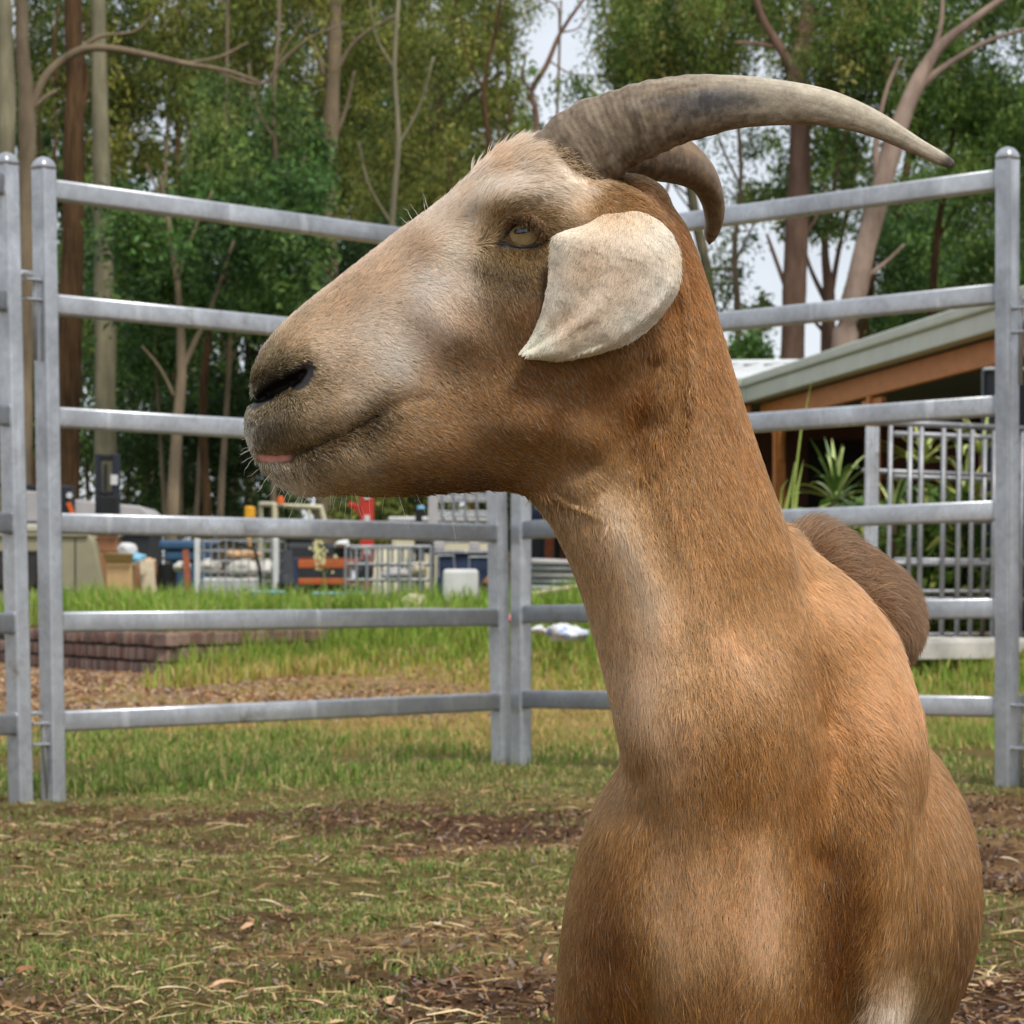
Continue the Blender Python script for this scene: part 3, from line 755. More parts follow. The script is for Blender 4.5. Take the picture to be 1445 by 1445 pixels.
CCa = np.array([(c[0], c[1], *lin(c[2:])) for c in CC])
STREAK = [([(404, 650), (428, 646), (460, 633), (490, 618), (514, 606), (536, 592)], 8, (62, 48, 40), .85), ([(366, 657), (400, 660)], 5, (92, 74, 62), .6), ([(372, 612), (400, 618), (440, 616), (470, 606)], 9, (92, 76, 62), .45), ([(362, 596), (378, 604)], 11, (70, 60, 54), .6), ([(345, 600), (350, 625)], 5, (222, 214, 200), .7), ([(372, 672), (395, 680)], 12, (222, 210, 192), .6), ([(856, 690), (866, 715), (884, 765), (914, 838)], 13, (222, 190, 144), .75), ([(914, 838), (925, 900), (915, 980), (935, 1050)], 20, (208, 172, 126), .5), ([(965, 770), (985, 850), (1010, 930)], 12, (206, 164, 114), .45), ([(1010, 880), (1050, 935)], 14, (210, 170, 124), .4),  # shading of the mouth crease is painted into the fur
    ([(1000, 1190), (1000, 1330)], 22, (206, 164, 116), .45), ([(1075, 1180), (1085, 1340)], 20, (212, 172, 126), .5), ([(935, 1190), (945, 1300)], 18, (206, 164, 116), .4), ([(1262, 1100), (1266, 1230), (1240, 1370)], 11, (196, 144, 90), .6), ([(1325, 1090), (1345, 1180)], 16, (196, 148, 102), .4),  # includes the leg's front edge, painted as if lit
    ([(918, 520), (908, 600), (898, 660)], 13, (126, 76, 40), .6), ([(560, 688), (640, 690), (700, 680)], 13, (96, 60, 34), .7), ([(862, 1190), (838, 1340), (850, 1440)], 34, (126, 76, 36), .7), ([(1196, 1200), (1190, 1390)], 40, (128, 76, 34), .55), ([(1370, 1260), (1360, 1400)], 16, (110, 70, 40), .6), ([(1300, 1200), (1290, 1330)], 14, (140, 94, 54), .4), ([(1030, 1060), (1045, 1130)], 24, (150, 98, 54), .5), ([(890, 1060), (915, 1130)], 14, (146, 94, 50), .45)]  # dark behind the cheek and under the jaw is painted shade
EYE_PTS = [(702, 352), (716, 358), (735, 360), (756, 357), (772, 348)]
def coat(V):
    x, y, w = V.T
    k = 1 + w / F; px, py = CX + (x - CX) / k, HY + (y - HY) / k      # where the control colours were taken
    e_ = np.where((CCa[:, 0] < 850) & (CCa[:, 1] < 700), 15.0, 34.0); c = 0.0; den = 0.0
    for r_, ep in zip(CCa, e_):
        w_ = 1.0 / ((px - r_[0]) ** 2 + ((py - r_[1]) * (1.0 if ep < 20 else .62)) ** 2 + ep ** 2) ** 2; c = c + w_[..., None] * r_[2:]; den = den + w_
    c = c / den[..., None]
    for pts, wd, col_, k_ in STREAK:      # cream and dark streaks in the coat, with some light and shade painted in
        d_, t_ = seg_d(px, py, pts); m_ = k_ * np.exp(-(d_ * (1 + .5 * (fbm(px / 14, py / 50, seed=61) - .5)) / wd) ** 2) * (w < 260); c = c * (1 - m_[:, None]) + np.array(lin(col_))[None] * m_[:, None]
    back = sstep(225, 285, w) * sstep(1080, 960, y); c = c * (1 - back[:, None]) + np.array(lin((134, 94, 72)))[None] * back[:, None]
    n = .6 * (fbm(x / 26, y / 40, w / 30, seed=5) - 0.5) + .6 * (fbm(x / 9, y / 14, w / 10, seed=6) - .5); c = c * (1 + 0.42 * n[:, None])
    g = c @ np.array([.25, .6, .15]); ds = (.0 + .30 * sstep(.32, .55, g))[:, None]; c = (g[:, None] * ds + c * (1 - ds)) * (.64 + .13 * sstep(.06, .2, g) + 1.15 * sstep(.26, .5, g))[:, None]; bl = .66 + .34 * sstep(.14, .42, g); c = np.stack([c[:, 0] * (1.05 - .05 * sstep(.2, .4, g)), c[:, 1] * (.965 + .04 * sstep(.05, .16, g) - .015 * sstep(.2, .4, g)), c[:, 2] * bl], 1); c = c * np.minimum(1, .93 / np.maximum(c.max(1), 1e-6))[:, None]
    return c
def naked(V):
    """1 on bare dark skin: nose, nostril, lips, round the eye"""
    x, y, w = V.T
    dn, tn = seg_d(x, y, NOSTRIL); hd_ = (w < 20)
    m = np.maximum(sstep(19, 6, dn - 6 * (y < 556) - 12 * (fbm(x / 9, y / 9, seed=91) - .5)), sstep(11, 7, dn)) * (y < 592)
    dm, tm = seg_d(x, y, MOUTH); m = np.maximum(m, sstep(5.5, 2.5, dm + 3 * tm) * (tm < .9))
    de, _ = seg_d(x, y, EYE_PTS); m = np.maximum(m, sstep(6, 3, de)); m = np.maximum(m, sstep(20, 17, np.hypot((x - 737) * .95, (y - 340) * 1.05)))
    return m * (w < 40)
def skin_col(V):
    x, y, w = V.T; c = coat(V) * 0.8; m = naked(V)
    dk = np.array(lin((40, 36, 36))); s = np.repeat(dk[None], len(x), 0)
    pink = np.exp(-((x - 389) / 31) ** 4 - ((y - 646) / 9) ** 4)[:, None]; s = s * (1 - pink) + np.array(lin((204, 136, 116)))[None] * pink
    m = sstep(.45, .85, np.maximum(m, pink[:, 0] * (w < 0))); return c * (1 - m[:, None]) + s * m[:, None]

goat = thing("goat", "tan and white goat with cream lop ear and swept back horns, shown in profile", "goat", tuple(gw(np.array([1080, GROUND, 300.0]))))
def finer(V, Q, sel):
    """split the chosen quads once more, fanning their neighbours so nothing cracks"""
    me = mesh_np("tmp", V, Q); bm = bmesh.new(); bm.from_mesh(me); bm.faces.ensure_lookup_table()
    fs = [bm.faces[i] for i in np.nonzero(sel)[0]]; es = list({e for f in fs for e in f.edges})
    bmesh.ops.subdivide_edges(bm, edges=es, cuts=1, use_grid_fill=True)
    bmesh.ops.triangulate(bm, faces=[f for f in bm.faces if len(f.verts) > 4])
    bm.to_mesh(me); bm.free(); return me
body_me = finer(gV, gQ, hd)
n = len(body_me.vertices); co = np.zeros(n * 3, np.float32); body_me.vertices.foreach_get("co", co); co = co.reshape(-1, 3).astype(float)
mv = (co[:, 0] < 870) & (co[:, 1] < 720) & (co[:, 2] < 80)
co[mv] = project(co[mv], 2)
body_me.vertices.foreach_set("co", gw(co).astype(np.float32).ravel())
body_me.polygons.foreach_set("use_smooth", np.ones(len(body_me.polygons), bool))
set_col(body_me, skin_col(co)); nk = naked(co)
a = body_me.attributes.new("bare", 'FLOAT', 'POINT'); a.data.foreach_set("value", nk.astype(np.float32))
body_me.name = "body"; body_me.update()
t = NT("hide"); a = t.new("Attribute"); a.attribute_name = "col"; b = t.new("Attribute"); b.attribute_name = "bare"
f = t.noise(260, 5, 0.6)
t.l(t.mix(1.0, a.outputs["Color"], t.ramp(f, [(0.3, (0.8, 0.8, 0.8)), (0.7, (1.15, 1.15, 1.15))]), 'MULTIPLY'), t.b.inputs["Base Color"])
t.l(t.ramp(b.outputs["Fac"], [(0.2, (0.8,) * 3), (0.8, (0.42,) * 3)]), t.b.inputs["Roughness"]); t.b.inputs["Specular IOR Level"].default_value = 0.3
t.bump(f, 0.25, 0.002)
obj("body", body_me, t.m, goat)

# ---- horns
def spline(P, n):
    """Catmull-Rom through rows of P"""
    P = np.asarray(P, float); P = np.vstack([2 * P[0] - P[1], P, 2 * P[-1] - P[-2]]); out = []
    m = len(P) - 3
    for s in np.linspace(0, m - 1e-6, n):
        i = int(s); t = s - i; p0, p1, p2, p3 = P[i:i + 4]
        out.append(0.5 * (2 * p1 + (p2 - p0) * t + (2 * p0 - 5 * p1 + 4 * p2 - p3) * t * t + (3 * p1 - p0 - 3 * p2 + p3) * t ** 3))
    return np.array(out)
def horn(name_label, ctrl, flat, ridge=1.0, seed=0):
    """ctrl rows: px, py, w, radius seen from the side; flat: half-depth as a share of it"""
    C = spline([(*q(a, b, w), r * (1 + w / F)) for a, b, w, r in ctrl], 440); P, R = C[:, :3], C[:, 3]; n = 56
    T = np.gradient(P, axis=0); T /= np.linalg.norm(T, axis=1)[:, None]
    L = np.concatenate([[0], np.cumsum(np.linalg.norm(np.diff(P, axis=0), axis=1))])
    V, COLR = [], []
    prev = np.array([0, 0, 1.0])
    th = np.linspace(0, 2 * np.pi, n, endpoint=False)
    for i in range(len(P)):
        t_ = T[i]; b = prev - t_ * prev.dot(t_); b /= np.linalg.norm(b); prev = b; s = np.cross(t_, b)
        u = L[i] / L[-1]
        rg = 1 + ridge * (0.006 * np.sin(L[i] / 1.35 + 3 * math.sin(L[i] / 31)) + 0.030 * np.sin(L[i] / 4.6 + 1.6 * np.sin(L[i] / 37 + seed)) + 0.028 * math.sin(L[i] / 13 + seed)) * max(0, 1 - u * 1.7) + 0.012 * math.sin(L[i] / 41 + seed)
        lump = 1 + 0.05 * (vnoise(np.cos(th) * 1.5 + 5, np.sin(th) * 1.5 + u * 14, np.full(n, seed + .5)) - 0.5)
        sx = np.sign(np.cos(th)) * np.abs(np.cos(th)) ** 0.86; sy = np.sign(np.sin(th)) * np.abs(np.sin(th)) ** 0.92
        ring = P[i] + (R[i] * rg * lump)[:, None] * (s[None] * sx[:, None] + b[None] * flat * sy[:, None]); V.append(ring)
        nz = fbm(np.cos(th) * 3 + 9, np.sin(th) * 3 + L[i] / 60, np.full(n, L[i] / 240 + seed), seed=seed, octv=4)
        g = fbm(np.cos(th) * 6, np.sin(th) * 6, np.full(n, L[i] / 9 + seed * 3), seed=seed + 9, octv=3)
        lf = np.cos(th) * (1 if s[1] < 0 else -1)                  # 1 on the upper side
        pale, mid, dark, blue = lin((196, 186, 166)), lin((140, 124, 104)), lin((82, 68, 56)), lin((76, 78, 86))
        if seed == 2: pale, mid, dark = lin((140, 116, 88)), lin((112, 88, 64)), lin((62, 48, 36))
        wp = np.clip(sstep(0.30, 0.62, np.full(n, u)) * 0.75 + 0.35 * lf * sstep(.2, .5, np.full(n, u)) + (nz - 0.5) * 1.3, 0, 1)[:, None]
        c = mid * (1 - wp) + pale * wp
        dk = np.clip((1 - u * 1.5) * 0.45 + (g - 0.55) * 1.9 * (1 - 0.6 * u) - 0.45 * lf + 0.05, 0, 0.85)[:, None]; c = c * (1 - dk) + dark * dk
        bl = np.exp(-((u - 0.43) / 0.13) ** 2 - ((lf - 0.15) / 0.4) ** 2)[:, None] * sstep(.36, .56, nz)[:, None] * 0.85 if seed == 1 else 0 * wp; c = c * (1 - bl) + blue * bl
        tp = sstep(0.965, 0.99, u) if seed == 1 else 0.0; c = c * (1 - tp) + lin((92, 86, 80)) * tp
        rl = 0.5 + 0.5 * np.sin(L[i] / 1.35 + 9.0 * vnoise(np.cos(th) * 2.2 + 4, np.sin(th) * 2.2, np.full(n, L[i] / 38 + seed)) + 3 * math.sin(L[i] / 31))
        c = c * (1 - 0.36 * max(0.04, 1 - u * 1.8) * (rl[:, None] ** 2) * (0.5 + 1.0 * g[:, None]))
        c = c * (0.66 + 0.62 * fbm(np.cos(th) * 7 + seed, np.sin(th) * 7, np.full(n, L[i] / 50.), seed=4)[:, None])
        fl = sstep(.60, .68, fbm(np.cos(th) * 5 + 3, np.sin(th) * 5, np.full(n, L[i] / 16.), seed=14))[:, None] * math.exp(-((u - .36) / .16) ** 2); c = c * (1 - .45 * fl)
        COLR.append(c)
    V = np.array(V).reshape(-1, 3); i, j = np.meshgrid(np.arange(len(P) - 1), np.arange(n), indexing='ij'); a = (i * n + j).ravel(); b_ = (i * n + (j + 1) % n).ravel()
    V = np.vstack([V, P[-1] + T[-1] * R[-1] * 0.8]); tip = len(V) - 1; e0 = (len(P) - 1) * n
    Q = np.stack([a, b_, b_ + n, a + n], 1); cap = np.array([(e0 + k, e0 + (k + 1) % n, tip, tip) for k in range(n)])
    me = bpy.data.meshes.new("horn"); me.from_pydata([tuple(v) for v in gw(V)], [], [tuple(r) for r in Q] + [tuple(r[:3]) for r in cap])
    me.polygons.foreach_set("use_smooth", np.ones(len(me.polygons), bool)); me.update()
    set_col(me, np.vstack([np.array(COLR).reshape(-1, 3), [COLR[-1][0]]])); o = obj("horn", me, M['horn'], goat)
    if name_label: o["label"] = name_label
t = NT("horn"); a = t.new("Attribute"); a.attribute_name = "col"
f = t.noise(150, 7, 0.7); t.l(t.mix(1.0, a.outputs["Color"], t.ramp(f, [(0.3, (0.72, 0.7, 0.68)), (0.7, (1.18, 1.17, 1.15))]), 'MULTIPLY'), t.b.inputs["Base Color"])
t.b.inputs["Roughness"].default_value = 0.5; t.b.inputs["Specular IOR Level"].default_value = 0.35; t.bump(f, 0.5, 0.0016); M['horn'] = t.m
horn("long near horn sweeping back, pale along its top", [(782, 264, -30, 62), (802, 230, -36, 63), (836, 203, -44, 61), (882, 180, -54, 56), (932, 162, -66, 51), (985, 150, -78, 44.5), (1040, 144, -88, 37), (1103, 145, -96, 32), (1168, 152.5, -102, 25.5), (1232, 174, -106, 18.5), (1293, 206, -108, 12), (1328, 224, -108, 9.5), (1343, 232, -108, 6.5)], 0.62, 1.0, 1)
horn("brown far horn hooking down behind the near one", [(800, 250, 40, 50), (850, 212, 70, 50), (905, 212, 130, 46), (955, 224, 190, 38), (988, 246, 240, 30), (1004, 276, 280, 25), (1008, 305, 300, 20), (1004, 328, 310, 15), (1002, 338, 312, 10)], 0.7, 0.8, 2)

# ---- ears
EAR_F = [(852, 303), (826, 318), (800, 326), (779, 336), (776, 370), (771, 410), (761, 450), (748, 478), (735, 496)]            # front edge, root to tip
EAR_B = [(868, 302), (898, 298), (928, 310), (950, 334), (960, 370), (955, 412), (918, 462), (868, 491), (800, 508), (752, 506)]  # back edge, root to tip
def ear(side):
    nu, nv = 40, 46
    A = spline([(*p, 0) for p in EAR_F], nv)[:, :2]; B = spline([(*p, 0) for p in EAR_B], nv)[:, :2]
    def resample(Pn):
        d = np.concatenate([[0], np.cumsum(np.linalg.norm(np.diff(Pn, axis=0), axis=1))]); s = np.linspace(0, d[-1], nv)
        return np.stack([np.interp(s, d, Pn[:, k]) for k in (0, 1)], 1)
    A, B = resample(A), resample(B); u = np.linspace(0, 1, nu)[None, :, None]; v = np.linspace(0, 1, nv)[:, None]
    P2 = A[:, None] * (1 - u) + B[:, None] * u; uu = np.broadcast_to(u[..., 0], (nv, nu)); vv = np.broadcast_to(v, (nv, nu)); X, Y = P2[..., 0], P2[..., 1]
    # drop of the ear away from the skull: pinned at the root, cupped, edges rolled
    out = 108 + 40 * sstep(0.0, 0.35, vv) - 12 * sstep(.55, 1, vv) + 9 * np.sin(np.pi * uu) * np.sin(np.pi * np.clip(vv * .9 + .05, 0, 1))
    out = out - 7 * sstep(0.88, 1.0, uu) * sstep(.1, .3, vv) + 9 * np.exp(-((uu - .93) / .05) ** 2) * sstep(.2, .4, vv) * (0.6 + .8 * np.sin(vv * 17)) * sstep(.95, .6, vv) - 9 * sstep(0.14, 0, uu) * sstep(.15, .4, vv)
    out = out + 3 * np.sin(uu * 7 + vv * 4) + 4 * np.exp(-((uu - .55 + .25 * (vv - .4)) / .07) ** 2) * np.sin(np.pi * vv) - 4 * np.exp(-((uu - .42 + .3 * (vv - .4)) / .09) ** 2) * np.sin(np.pi * vv) + 6 * (fbm(X / 30, Y / 30, seed=6) - .5)
    Wt = -out * side
    V0 = np.stack([X, Y, Wt], -1); kk = 1 + V0[..., 2:] / F; V0[..., :2] = np.array([CX, HY]) + (V0[..., :2] - np.array([CX, HY])) * kk
    V1 = V0.copy(); V1[..., 2] += 5 * side; V1[..., :2] = V1[..., :2] * .985 + V0.mean((0, 1))[:2] * .015
    V = np.concatenate([V0.reshape(-1, 3), V1.reshape(-1, 3)]); i, j = np.meshgrid(np.arange(nv - 1), np.arange(nu - 1), indexing='ij'); a = (i * nu + j).ravel()
    Qf = np.stack([a, a + 1, a + nu + 1, a + nu], 1); N0 = nv * nu; Qb = Qf[:, ::-1] + N0
    rim = [r * nu for r in range(nv)] + [(nv - 1) * nu + c for c in range(1, nu)] + [r * nu + nu - 1 for r in range(nv - 2, -1, -1)] + [c for c in range(nu - 2, 0, -1)]
    Qr = np.array([(rim[k], rim[(k + 1) % len(rim)], rim[(k + 1) % len(rim)] + N0, rim[k] + N0) for k in range(len(rim))])
    Qa = np.concatenate([Qf, Qb, Qr]);  Qa = Qa if side > 0 else Qa[:, ::-1]
    return V, Qa, Qf if side > 0 else Qf[:, ::-1], uu, vv
EARC = np.array([(x, y, *lin(c)) for x, y, c in [(790, 345, (226, 214, 190)), (785, 420, (226, 214, 192)), (760, 480, (232, 220, 194)), (830, 370, (206, 178, 146)), (860, 340, (222, 204, 176)), (890, 310, (214, 190, 154)), (835, 430, (220, 200, 172)), (810, 460, (210, 182, 150)), (880, 400, (206, 182, 152)), (900, 350, (224, 206, 180)), (930, 340, (228, 216, 194)), (930, 400, (228, 216, 196)), (890, 450, (228, 216, 194)), (830, 490, (228, 214, 188)), (950, 370, (226, 206, 176)), (866, 305, (190, 154, 112))]])
def ear_col(V): 
    k = 1 + V[:, 2] / F; px, py = CX + (V[:, 0] - CX) / k, HY + (V[:, 1] - HY) / k
    return np.minimum(.9, 1.22 * rbf(EARC, px, py, 3.0, 14.0) * np.array([.99, 1., 1.06])) * (1 + .22 * (fbm(V[:, 0] / 14, V[:, 1] / 20, seed=8)[:, None] - .5))
ear_geo = None
for side in (1, -1):
    V, Qa, Qf, uu, vv = ear(side); me = mesh_np("ear", gw(V), Qa, True); set_col(me, ear_col(V)); o = obj("ear", me, t.m if False else M.setdefault('ear', attr_mat("ear_skin", 0.8, 0.2, 0.15, 300, 0.12)), goat)
    if side == 1: ear_geo = (V, Qf); o["label"] = "broad cream lop ear hanging over the cheek"

# ---- eye
def ball(c, r, nu=32, nv=20, sq=(1, 1, 1)):
    V, Fc = [], []
    for i in range(nv + 1):
        for j in range(nu):
            a, b = math.pi * i / nv, 2 * math.pi * j / nu; V.append((c[0] + r * sq[0] * math.sin(a) * math.cos(b), c[1] + r * sq[1] * math.sin(a) * math.sin(b), c[2] - r * sq[2] * math.cos(a)))
    for i in range(nv):
        for j in range(nu): Fc.append((i * nu + j, i * nu + (j + 1) % nu, (i + 1) * nu + (j + 1) % nu, (i + 1) * nu + j))
    return np.array(V), np.array(Fc)
for side in (1, -1):
    surf = float(gridv(_T, np.array([738.0]), np.array([340.0]))[0])
    ec = np.array([739, 339, -(surf - 12)]); V, Fc = ball(ec, 27)
    if side < 0: V[:, 2] *= -1; Fc = Fc[:, ::-1]
    me = mesh_np("eye", gw(V), Fc, True)
    # iris with the goat's level slot pupil, tilted with the head
    dx, dy = V[:, 0] - ec[0], V[:, 1] - ec[1]
    me_t = NT("eyeball") if side == 1 else None
    if side == 1:
        t = me_t; tcn = t.new("TexCoord"); mp = t.new("Mapping"); mp.vector_type = 'POINT'
        e0 = gw(ec); mp.inputs["Location"].default_value = (-float(e0[0]) / GS, -float(e0[1]) / GS, -float(e0[2]) / GS); mp.inputs["Scale"].default_value = (1 / GS,) * 3
        t.l(tcn.outputs["Object"], mp.inputs["Vector"])
        sp = t.new("SeparateXYZ"); t.l(mp.outputs["Vector"], sp.inputs["Vector"])
        def mth(op, a, b=None):
            m_ = t.new("Math", operation=op)
            for k, v in enumerate((a, b)):
                if v is None: continue
                if hasattr(v, 'links'): t.l(v, m_.inputs[k])
                else: m_.inputs[k].default_value = v
            return m_.outputs[0]
        X_, Z_ = sp.outputs["X"], sp.outputs["Z"]
        rr = mth('SQRT', mth('ADD', mth('POWER', X_, 2), mth('POWER', Z_, 2)))
        c = t.ramp(mth('DIVIDE', rr, 27), [(0.0, L4(130, 104, 62)), (0.45, L4(168, 148, 106)), (0.72, L4(182, 162, 120)), (0.80, L4(84, 66, 44)), (0.9, L4(44, 36, 32))])
        f = t.noise(420, 6, 0.7, stretch=(1, 1, .4)); c = t.mix(1.0, c, t.ramp(f, [(.3, (.75, .75, .72)), (.7, (1.15, 1.12, 1.1))]), 'MULTIPLY')
        pu = mth('ADD', mth('POWER', mth('DIVIDE', mth('ADD', mth('ADD', Z_, mth('MULTIPLY', X_, -0.12)), -1.0), 4.4), 2), mth('POWER', mth('DIVIDE', mth('ADD', X_, 2.0), 12.5), 4))
        c = t.mix(t.ramp(pu, [(0.75, (0, 0, 0)), (1.15, (1, 1, 1))]), L4(20, 17, 17), c)
        t.l(c, t.b.inputs["Base Color"]); t.b.inputs["Roughness"].default_value = 0.12; t.b.inputs["Coat Weight"].default_value = 1.0; t.b.inputs["Coat Roughness"].default_value = 0.03
        M['eye'] = t.m
    obj("eye", me, M['eye'], goat)
    # lids: fleshy rims wrapped over the ball
    for nm, path, rad in (("upper_eyelid", [(709, 351), (714, 343), (722, 334), (732, 328), (744, 328), (754, 335), (761, 343), (766, 350)], 4.0), ("lower_eyelid", [(706, 350), (715, 355), (726, 359), (740, 360), (752, 358), (761, 354), (767, 349)], 3.6)):
        pp = spline([(*p, 0) for p in path], 26); zz = []
        for X_, Y_, _ in pp:
            d2 = 27.5 ** 2 - (X_ - ec[0]) ** 2 - (Y_ - ec[1]) ** 2
            s_ = float(gridv(_T, np.array([X_]), np.array([Y_]))[0]); zz.append(max(s_ - 1, (-ec[2] + math.sqrt(d2) + 0) if d2 > 0 else 0))
        zz = np.convolve(np.pad(zz, 3, mode='edge'), np.ones(7) / 7, 'valid')
        m = MB(); pts = [tuple(gw(np.array([a_, b_, -z_ * side]))) for (a_, b_, _), z_ in zip(pp, zz)]
        lid = M.setdefault('lid', simple("eyelid_skin", (92, 72, 58), 0.6, var=.25, scale=300))
        # the lid itself: a fold of skin from the rim back over the ball to the socket
        nt = 7; V = []
        for k, ((a_, b_, _), z_) in enumerate(zip(pp, zz)):
            dx_, dy_ = a_ - ec[0], b_ - ec[1]; r_ = math.hypot(dx_, dy_); ox, oy = ec[0] + dx_ / r_ * max(36, r_ + 8), ec[1] + dy_ / r_ * max(34, r_ + 8)
            for j in range(nt):
                t_ = j / (nt - 1); x2, y2 = a_ + (ox - a_) * t_, b_ + (oy - b_) * t_; d2 = 29.5 ** 2 - (x2 - ec[0]) ** 2 - (y2 - ec[1]) ** 2
                zb = -ec[2] + math.sqrt(d2) if d2 > 0 else 0; zs = float(gridv(_T, np.array([x2]), np.array([y2]))[0]) - 5 * t_ * t_
                V.append(gw(np.array([x2, y2, -side * (max(zb, zs, 0) if j else z_ + 1)])))
        me = bpy.data.meshes.new(nm); me.from_pydata([tuple(v) for v in V], [], [(k * nt + j, k * nt + j + 1, (k + 1) * nt + j + 1, (k + 1) * nt + j) for k in range(25) for j in range(nt - 1)])
        me.polygons.foreach_set("use_smooth", np.ones(len(me.polygons), bool)); me.update(); eo = obj(nm, me, lid, goat)
        m.tube(pts, [GS * rad * (0.3 + 0.45 * math.sin(math.pi * k / 25)) for k in range(26)], 10).build("lid_rim", M.setdefault('rim', simple("lid_rim", (50, 40, 36), 0.35, var=.2, scale=300)), eo, True)
# ---- hooves
hoof_m = simple("hoof", (60, 52, 46), 0.6, var=.3, scale=60)
for hx, hw in ((905, 70), (1160, 80), (1100, 930), (1370, 930)):
    for s in (-1, 1):
        c = gw(np.array([hx + s * 15, GROUND - 24, hw - 8.0])); b = MB()
        b.sweep([c + np.array([0, 0, 22 * GS]), c + np.array([0, -6 * GS, -26 * GS])], rrect(26 * GS, 56 * GS, 11 * GS, 3), up=(0, 1, 0), scale=[0.85, 1.05]); b.build("hoof", hoof_m, goat, True)
# ------------------------------------------------------------------ fur: real hair strands rooted on the hide
DIRS = [ # x, y, dx, dy  (the way the hair lies)
 (360, 590, .2, .9), (372, 510, .55, -.2), (420, 470, .8, -.15), (480, 420, .85, -.3), (550, 370, .85, -.45), (620, 310, .8, -.55), (670, 265, .75, -.6), (720, 215, .95, -.25), (780, 200, .95, .15), (815, 240, .8, .6),
 (430, 500, .9, .1), (480, 520, .9, .25), (450, 590, .7, .5), (400, 610, .1, 1), (400, 680, .5, .8), (480, 650, .75, .6), (540, 560, .85, .4), (560, 480, .85, .3), (600, 400, .75, .45), (640, 340, .6, .5), (650, 290, .9, -.3), (700, 275, .85, -.2), (760, 280, .9, .15), (800, 300, .7, .4),
 (680, 320, .2, -.6), (700, 300, .4, -.7), (740, 305, .5, -.5), (785, 325, .8, .2), (690, 370, .2, .9), (730, 385, .15, 1), (765, 375, .4, .9),
 (640, 450, .5, .75), (620, 520, .7, .6), (700, 460, .4, .85), (680, 560, .75, .55), (600, 620, .85, .4), (560, 670, .9, .2), (650, 680, .95, .15), (740, 560, .65, .7), (740, 650, .85, .5), (800, 600, .6, .8), (850, 300, -.3, .9), (870, 285, .9, .35), (900, 290, .9, .4),
 (860, 580, .35, .93), (840, 650, .5, .87), (800, 670, .6, .8), (870, 640, .3, .95), (900, 620, .15, 1), (930, 300, .7, .7), (960, 380, .35, .95), (1000, 500, .3, .95), (1040, 620, .3, .95), (950, 560, .1, 1), (960, 700, .15, 1), (1060, 720, .3, .95), (800, 710, .4, .9), (840, 800, .25, .97), (880, 740, .35, .93), (870, 950, .15, 1), (930, 850, .2, 1), (1000, 850, .15, 1), (1080, 850, .25, .97),
 (1120, 760, .6, .8), (1180, 850, .7, .7), (1240, 900, .7, .7), (1150, 930, .5, .85), (1200, 1000, .75, .65), (1160, 1080, .6, .8), (1230, 1080, .5, .87), (1290, 1030, .4, .9), (1100, 1000, .12, 1), (1000, 1050, .05, 1), (920, 1050, .15, 1), (960, 1180, .05, 1), (1060, 1180, -.05, 1), (1000, 1300, 0, 1), (1080, 1350, -.05, 1), (940, 1380, .05, 1),
 (860, 1050, -.5, .87), (835, 1150, -.3, .95), (820, 1260, -.1, 1), (870, 1200, -.1, 1), (850, 1380, .1, 1), (1180, 1200, .1, 1), (1200, 1350, -.05, 1), (1260, 1200, -.05, 1), (1250, 1320, -.3, .95), (1320, 1120, .2, .98), (1350, 1250, .05, 1), (1300, 1350, .0, 1), (1360, 1400, -.1, 1), (1150, 750, .5, -.5), (1200, 790, .75, .1), (1270, 830, .7, .7), (1280, 900, .3, .9)]
DIRa = np.array(DIRS, float)
LEN = np.array([(360, 560, 6), (370, 620, 10), (400, 520, 8), (420, 600, 11), (390, 675, 17), (480, 680, 18), (480, 430, 12), (560, 500, 14), (620, 330, 15), (640, 290, 19), (665, 255, 30), (680, 240, 42), (720, 215, 44), (745, 208, 22), (790, 210, 20), (815, 250, 28), (700, 300, 17), (735, 310, 12), (735, 385, 14), (640, 450, 17), (700, 550, 19), (620, 650, 20), (800, 600, 21), (850, 290, 18), (890, 280, 13), (920, 295, 16),
    (900, 560, 22), (960, 350, 24), (1020, 500, 30), (1050, 640, 30), (950, 700, 26), (860, 760, 25), (910, 830, 34), (950, 900, 27), (1050, 900, 28), (1200, 900, 30), (1270, 960, 34), (1000, 1100, 30), (1000, 1300, 34), (850, 1150, 34), (840, 1330, 32), (1200, 1150, 32), (1200, 1320, 32), (1330, 1120, 44), (1360, 1300, 46), (1300, 1400, 44), (1180, 790, 46), (1250, 850, 48), (1130, 740, 44)], float)

